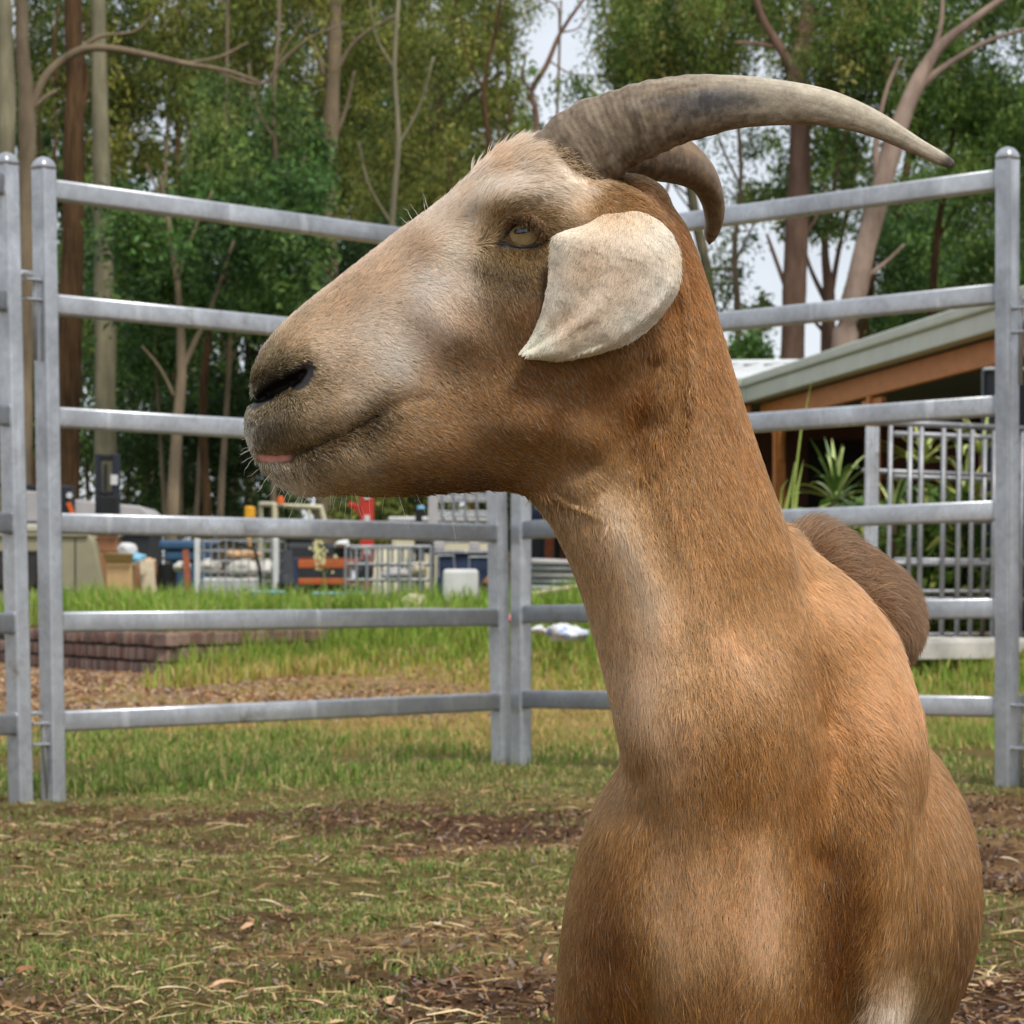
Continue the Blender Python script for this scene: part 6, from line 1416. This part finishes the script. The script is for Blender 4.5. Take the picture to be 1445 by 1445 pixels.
# left group
tree("pale grey gum trunk cut by the picture's left edge", 50, [(8, 876, 34), (10, 600, 32), (9, 300, 30), (6, 100, 28), (-2, -120, 24)], 'pale', [[(8, 60, 14), (14, 20, 10), (4, -40, 6)]], auto(-60, 70, -80, 200, 12, 50, 36, 330, 1, (.5, 4)), MID)
tree("slim smooth trunk with a long arching limb near the left posts", 46, [(28, 880, 25), (33, 600, 25), (36, 330, 25), (38, 150, 24), (32, 60, 20), (26, -140, 16)], 'grey',
     [[(42, 160, 13), (66, 106, 13), (110, 72, 12), (152, 68, 11), (200, 76, 10), (262, 90, 8), (320, 100, 6), (372, 118, 4)], [(44, 155, 8), (66, 136, 7), (80, 128, 6)], [(108, 72, 7), (140, 52, 6), (190, 44, 4), (215, 20, 3)], [(262, 90, 5), (310, 80, 4), (350, 60, 3)], [(300, 96, 5), (330, 110, 4), (372, 118, 5), (400, 84, 5), (440, 52, 4), (480, 36, 3)]],
     auto(60, 330, 90, 220, 15, 44, 30, 240, 2, (5, 9)) + auto(150, 470, -70, 90, 22, 56, 40, 330, 3, (5, 9)), OLIVE)
tree("dark brown stringybark trunk behind the left panel's first post", 48, [(92, 876, 34), (97, 560, 34), (104, 330, 32), (106, 150, 29), (104, 40, 26), (100, -120, 22)], 'brown', [[(110, 180, 10), (122, 120, 8), (112, 60, 6)], [(80, 120, 6), (76, 60, 5), (84, 10, 4)]], auto(20, 210, -80, 170, 17, 50, 36, 300, 4, (3, 7)), OLIVE)
tree("straight pale trunk above the black forklift mast", 50, [(151, 876, 32), (149, 640, 31), (147, 420, 29), (142, 230, 25), (140, 90, 22), (136, -120, 18)], 'pale', (), auto(90, 300, -90, 130, 16, 52, 36, 320, 5, (2, 6)), MID)
tree("forked thin brown tree in the gap left of the goat's nose", 44, [(238, 876, 17), (243, 720, 17), (250, 600, 15), (256, 520, 14), (252, 420, 10), (240, 330, 9), (226, 250, 6)], 'grey', [[(258, 520, 9), (276, 480, 8), (296, 440, 6), (330, 340, 4)], [(246, 560, 5), (226, 520, 4), (200, 488, 3)], [(240, 330, 5), (222, 270, 4), (205, 230, 3)], [(250, 400, 5), (272, 330, 4), (300, 270, 3)]],
     auto(170, 440, 250, 450, 34, 42, 30, 340, 6, (-.5, 3)), GREEN, asp=.42, droop=.4)
tree("dark leaning stem behind the forked brown tree", 50, [(290, 876, 14), (292, 720, 13), (286, 600, 12), (294, 480, 11), (320, 380, 8), (352, 300, 6), (402, 210, 4)], 'brown', [[(318, 384, 5), (360, 350, 4), (420, 300, 3), (440, 280, 2)]], auto(290, 470, 180, 420, 30, 44, 34, 360, 7), GREEN, asp=.4, droop=.5)
tree("thin grey sapling trunk near the goat's lips", 47, [(308, 876, 10), (312, 700, 10), (318, 600, 8), (324, 480, 7), (316, 300, 6), (320, 100, 5), (322, -60, 4)], 'grey', (), auto(270, 400, 120, 300, 14, 40, 30, 300, 8), MID)
tree("tall grey brown trunk rising behind the goat's forehead rail", 55, [(455, 876, 32), (460, 640, 31), (462, 400, 27), (464, 250, 25), (468, 120, 22), (472, 20, 20), (474, -140, 17)], 'grey', [[(464, 130, 9), (440, 60, 7), (400, 10, 5)], [(466, 290, 7), (430, 230, 6), (402, 270, 4), (420, 340, 3)], [(466, 120, 8), (500, 60, 6), (560, 20, 4)], [(464, 330, 5), (440, 300, 4), (424, 290, 3)], [(466, 210, 7), (486, 160, 6), (500, 100, 4)]],
     auto(330, 640, -90, 240, 50, 50, 36, 360, 9, (1, 6)), OLIVE)
tree("rounded yellow green gum crown beside the grey patch of sky", 66, [(610, 880, 26), (604, 640, 24), (600, 400, 22), (606, 220, 19), (630, 80, 15), (650, -60, 11)], 'grey', [[(606, 210, 9), (650, 150, 7), (710, 100, 5)], [(602, 330, 8), (560, 260, 6), (520, 200, 4)], [(628, 330, 6), (655, 270, 5), (690, 210, 4)]],
     auto(500, 730, -70, 330, 66, 50, 36, 420, 10, holes=((765, 90, 60, 95),)) + [(712, 60, 34, 28, 420), (728, 125, 28, 24, 300), (696, 20, 34, 24, 380), (725, 180, 46, 30, 460), (735, 240, 30, 24, 260)], [(124, 134, 46), (140, 144, 54), (104, 120, 44), (88, 106, 44), (154, 150, 66)])
tree("slender reddish bare limbed tree against the grey sky beside the horn", 48, [(764, 880, 12), (760, 500, 11), (757, 300, 10), (757, 170, 9), (750, 130, 9), (772, 90, 8), (792, 44, 6), (830, -10, 4)], 'red', [[(753, 134, 5), (738, 110, 4), (742, 74, 3)], [(790, 46, 4), (786, 10, 3), (760, -6, 2)], [(775, 86, 3), (806, 104, 2), (840, 106, 1.5)], [(790, 46, 3), (815, 40, 2), (828, 20, 2)]], [(800, 120, 24, 16, 110), (826, 132, 26, 16, 130), (742, 90, 18, 14, 60)] + auto(730, 800, 150, 260, 6, 26, 20, 120, 11), MID)
# right group
tree("big red brown trunk forking above the goat's horn", 52, [(1112, 880, 34), (1117, 500, 34), (1124, 330, 32), (1128, 200, 30), (1124, 100, 28), (1136, 40, 19), (1146, -100, 14)], 'red', [[(1122, 104, 17), (1096, 60, 13), (1074, 20, 10), (1058, -40, 8)], [(1134, 60, 9), (1160, 22, 8), (1192, 4, 7), (1210, -20, 6)], [(1106, 70, 6), (1070, 62, 5), (1036, 60, 4)], [(1114, 420, 7), (1096, 370, 6), (1082, 330, 4)], [(1120, 350, 6), (1150, 310, 4), (1166, 260, 3)]],
     auto(860, 1140, -90, 110, 38, 48, 34, 360, 12, (.3, 4.5), holes=((765, 90, 80, 110),)) + auto(1140, 1260, -80, 160, 16, 50, 40, 360, 13), [(104, 128, 46), (122, 142, 54), (84, 110, 42), (140, 136, 62), (74, 96, 44)])
tree("broad pinkish leaning trunk right of the red brown one", 50, [(1184, 880, 40), (1190, 520, 37), (1212, 390, 33), (1240, 280, 30), (1264, 190, 27), (1290, 125, 24), (1322, 70, 17), (1370, 30, 12), (1440, -20, 9)], 'pink', [[(1288, 130, 13), (1330, 96, 10), (1390, 60, 7), (1450, 40, 5)], [(1240, 280, 9), (1236, 200, 8), (1250, 130, 6), (1270, 80, 4)], [(1210, 400, 8), (1250, 370, 6), (1276, 345, 4)], [(1316, 76, 9), (1328, 30, 7), (1330, -30, 5)]],
     auto(1180, 1480, -90, 190, 50, 50, 36, 380, 14, (.3, 5), holes=((1240, 160, 30, 40),)) + auto(1290, 1480, 150, 330, 22, 46, 34, 360, 15, (.3, 4)), [(92, 124, 44), (108, 140, 52), (76, 106, 42), (62, 92, 40), (120, 138, 60)])
tree("thin red brown stems between the two large trunks", 56, [(1166, 880, 20), (1168, 500, 20), (1170, 420, 17), (1164, 340, 10), (1180, 250, 7), (1196, 180, 5)], 'red', [[(1168, 430, 9), (1144, 380, 6), (1130, 330, 4)], [(1172, 420, 9), (1186, 340, 7), (1204, 260, 5), (1210, 200, 4)], [(1164, 470, 6), (1140, 440, 4), (1126, 400, 3)]], auto(1060, 1230, 180, 330, 18, 34, 26, 170, 16), MID)
tree("dark trunk in shade above the house roof", 62, [(1216, 880, 24), (1218, 480, 23), (1224, 400, 20), (1236, 300, 14), (1250, 200, 10)], 'brown', (), auto(1230, 1330, 300, 470, 24, 40, 30, 340, 17), GREEN)
tree("dark slim trunk near the end post above the roof", 64, [(1258, 880, 20), (1256, 460, 19), (1262, 340, 17), (1280, 240, 12), (1300, 120, 8)], 'brown', [[(1262, 350, 8), (1300, 300, 6), (1330, 280, 4)]], auto(1260, 1480, 250, 450, 50, 46, 34, 400, 18, holes=((1340, 290, 26, 22), (1335, 350, 22, 20))), [(80, 112, 44), (96, 128, 52), (64, 96, 42), (110, 130, 60)])
tree("pale grey trunk in the bright gap between horn tip and neck", 58, [(1004, 880, 17), (1005, 500, 17), (1000, 400, 16), (980, 300, 15), (968, 220, 13), (960, 120, 10), (955, -40, 8)], 'pale', [[(1004, 460, 5), (1030, 420, 4), (1050, 370, 3)], [(975, 280, 4), (940, 250, 3), (920, 240, 2)], [(985, 310, 3), (950, 260, 2.5), (930, 200, 2)]], auto(1000, 1080, 340, 470, 9, 26, 18, 90, 19) + auto(900, 1010, 130, 240, 8, 30, 22, 110, 20) + [(1010, 330, 22, 16, 70), (1050, 300, 26, 18, 120)], MID)
tree("small dense green tree at the neck's right edge above the roof", 48, [(1056, 880, 10), (1056, 520, 9), (1058, 480, 6)], 'grey', (), [(1050, 500, 24, 16, 380), (1066, 492, 18, 14, 260), (1046, 515, 22, 12, 260), (1074, 508, 14, 10, 160)], [(84, 120, 50), (70, 104, 44), (98, 132, 56)], asp=.4)
tree("bushy gum with wispy branches above the horn's middle", 60, [(880, 880, 16), (880, 400, 15), (876, 200, 12), (884, 90, 10), (900, -40, 7)], 'grey', [[(878, 190, 6), (905, 130, 4), (930, 80, 3)], [(930, 300, 6), (945, 250, 4), (935, 215, 3)], [(884, 90, 5), (860, 40, 4), (846, -10, 3)]], auto(866, 960, -60, 120, 15, 44, 34, 250, 21) + auto(830, 900, 120, 200, 6, 30, 24, 160, 22), MID)
tree("thin straight sapling stem left of the big forehead trunk", 47, [(384, 876, 9), (388, 500, 8), (392, 300, 7), (386, 150, 6), (394, 20, 5), (392, -80, 4)], 'grey', [[(390, 330, 4), (418, 270, 3), (430, 220, 2)], [(388, 200, 4), (362, 150, 3), (350, 90, 2)], [(390, 90, 3), (412, 50, 2), (440, 10, 1.6)]])
tree("dark twisting stem with twigs above the goat's forehead", 52, [(668, 876, 14), (664, 500, 13), (672, 330, 11), (692, 230, 9), (682, 130, 7), (700, 40, 5), (716, -60, 4)], 'brown', [[(672, 330, 5), (640, 270, 4), (630, 210, 3)], [(690, 230, 5), (716, 180, 4), (722, 140, 2)], [(684, 130, 4), (660, 80, 3), (650, 20, 2)]])
tree("pale thin stem with spreading twigs high above the nose rail", 54, [(540, 876, 13), (546, 500, 12), (552, 330, 10), (562, 200, 8), (556, 90, 7), (566, -40, 5)], 'pale', [[(560, 210, 5), (592, 150, 4), (612, 80, 3)], [(554, 320, 5), (520, 260, 4), (506, 200, 3)], [(557, 100, 4), (530, 50, 3), (520, -10, 2)]])
tree("slim dark stem right of the pinkish trunk over the roof", 53, [(1318, 876, 14), (1316, 470, 12), (1322, 340, 10), (1338, 240, 8), (1352, 140, 6), (1380, 40, 4)], 'brown', [[(1322, 340, 5), (1352, 290, 4), (1384, 262, 3)], [(1336, 250, 5), (1312, 190, 3), (1306, 130, 2)], [(1350, 150, 4), (1390, 110, 3), (1420, 96, 2)]])
tree("thin grey stem with twigs left of the red brown trunk", 55, [(1044, 876, 11), (1042, 470, 10), (1036, 360, 8), (1046, 250, 6), (1040, 130, 5), (1050, 20, 4)], 'grey', [[(1038, 370, 4), (1062, 320, 3), (1080, 300, 2)], [(1044, 260, 4), (1020, 210, 3), (1010, 170, 2)], [(1036, 400, 3), (1016, 360, 2), (1006, 330, 1.5)]])
# shrubs and saplings under the big trees
for lab, x0, x1, y0, y1, d, n, cols, s in (("bright green shrub layer left of the stringybark", -30, 90, 380, 640, 62, 26, MID, 31), ("deep green shrub between the dark and pale trunks", 104, 200, 330, 640, 66, 26, GREEN, 32), ("lush green shrub below the top rail left of the nose", 180, 330, 300, 520, 59, 36, GREEN, 33), ("shaded shrub behind the mouth and lower rails", 180, 380, 520, 740, 64, 44, DEEP, 34), ("green shrub behind the goat's face", 330, 620, 330, 560, 60, 60, DEEP, 35), ("yellow green shrub under the goat's jaw left of the cage", 500, 620, 640, 760, 50, 18, OLIVE, 36), ("dark shrub behind the shed and throat", 690, 860, 600, 760, 54, 26, DEEP, 37)):
    t = thing("shrub", lab, "shrub", base((x0 + x1) / 2, d)); V, Q, C = leaves(auto(x0, x1, y0, y1, n, 48, 40, 330, s, 2.0), d, cols, asp=.42, droop=.4, seed=s); me = mesh_np("foliage", V, Q); set_col(me, C); obj("foliage", me, M['leaf'], t)
    m = MB(); cx_ = (x0 + x1) / 2
    for k in range(3): limb(m, [(cx_ + (k - 1) * 14, 876, 8), (cx_ + (k - 1) * 24, (y1 + 876) / 2, 7), (cx_ + (k - 1) * 40, (y0 + y1) / 2, 4)], d, 6)
    o = m.build("stems", BK['grey'], t, True); o["kind"] = "stuff"
# the wood beyond, one mass
F_ = auto(-250, 780, 400, 860, 130, 80, 60, 330, 41, 6) + auto(-200, 760, 230, 400, 24, 60, 40, 260, 42, 6) + auto(-100, 660, -60, 200, 24, 56, 40, 220, 47, 6) + auto(480, 710, 120, 340, 26, 50, 38, 300, 48, 5) + auto(40, 180, 130, 400, 22, 46, 40, 300, 49, 5) + auto(150, 330, 200, 330, 8, 40, 30, 260, 50, 5) + auto(1180, 1700, 380, 860, 60, 80, 60, 300, 43, 6) + auto(780, 1250, 560, 860, 50, 70, 50, 300, 44, 6) + auto(1270, 1500, 60, 420, 20, 60, 44, 260, 45, 6)
F_ += auto(-150, 470, -60, 300, 22, 60, 44, 280, 51, 5) + auto(470, 680, -60, 340, 22, 56, 40, 320, 52, 5) + auto(1130, 1500, -60, 260, 22, 60, 44, 280, 53, 5) + auto(900, 1120, -60, 100, 16, 56, 40, 280, 54, 5) + auto(1060, 1240, 200, 460, 7, 30, 24, 160, 55, 5)
V, Q, C = leaves(F_, 84, DEEP + MID + OLIVE[:2], L=(.22, .4), asp=.36, droop=.6, seed=99); me = mesh_np("forest", V, Q); set_col(me, C)
tag(obj("forest", me, M['leaf'], None), "dense wood closing the view behind the gum trees", kind="stuff")
r_ = random.Random(12)
for k in range(22):
    x_ = r_.choice([r_.uniform(-40, 480), r_.uniform(180, 420), r_.uniform(560, 760)]); w = r_.uniform(6, 15); m = MB(); dx = r_.uniform(-25, 25)
    limb(m, [(x_, 868, w), (x_ + dx * .3, 600, w * .9), (x_ + dx, 300, w * .7), (x_ + dx * 1.5, 0, w * .45)], 74 + r_.uniform(-6, 6), 8); o = m.build("distant_trunk", BK[r_.choice(['grey', 'brown', 'grey'])], None, True)
    tag(o, "slim far trunk standing in the shade of the wood", "tree trunk", "slim trunks at the edge of the wood")
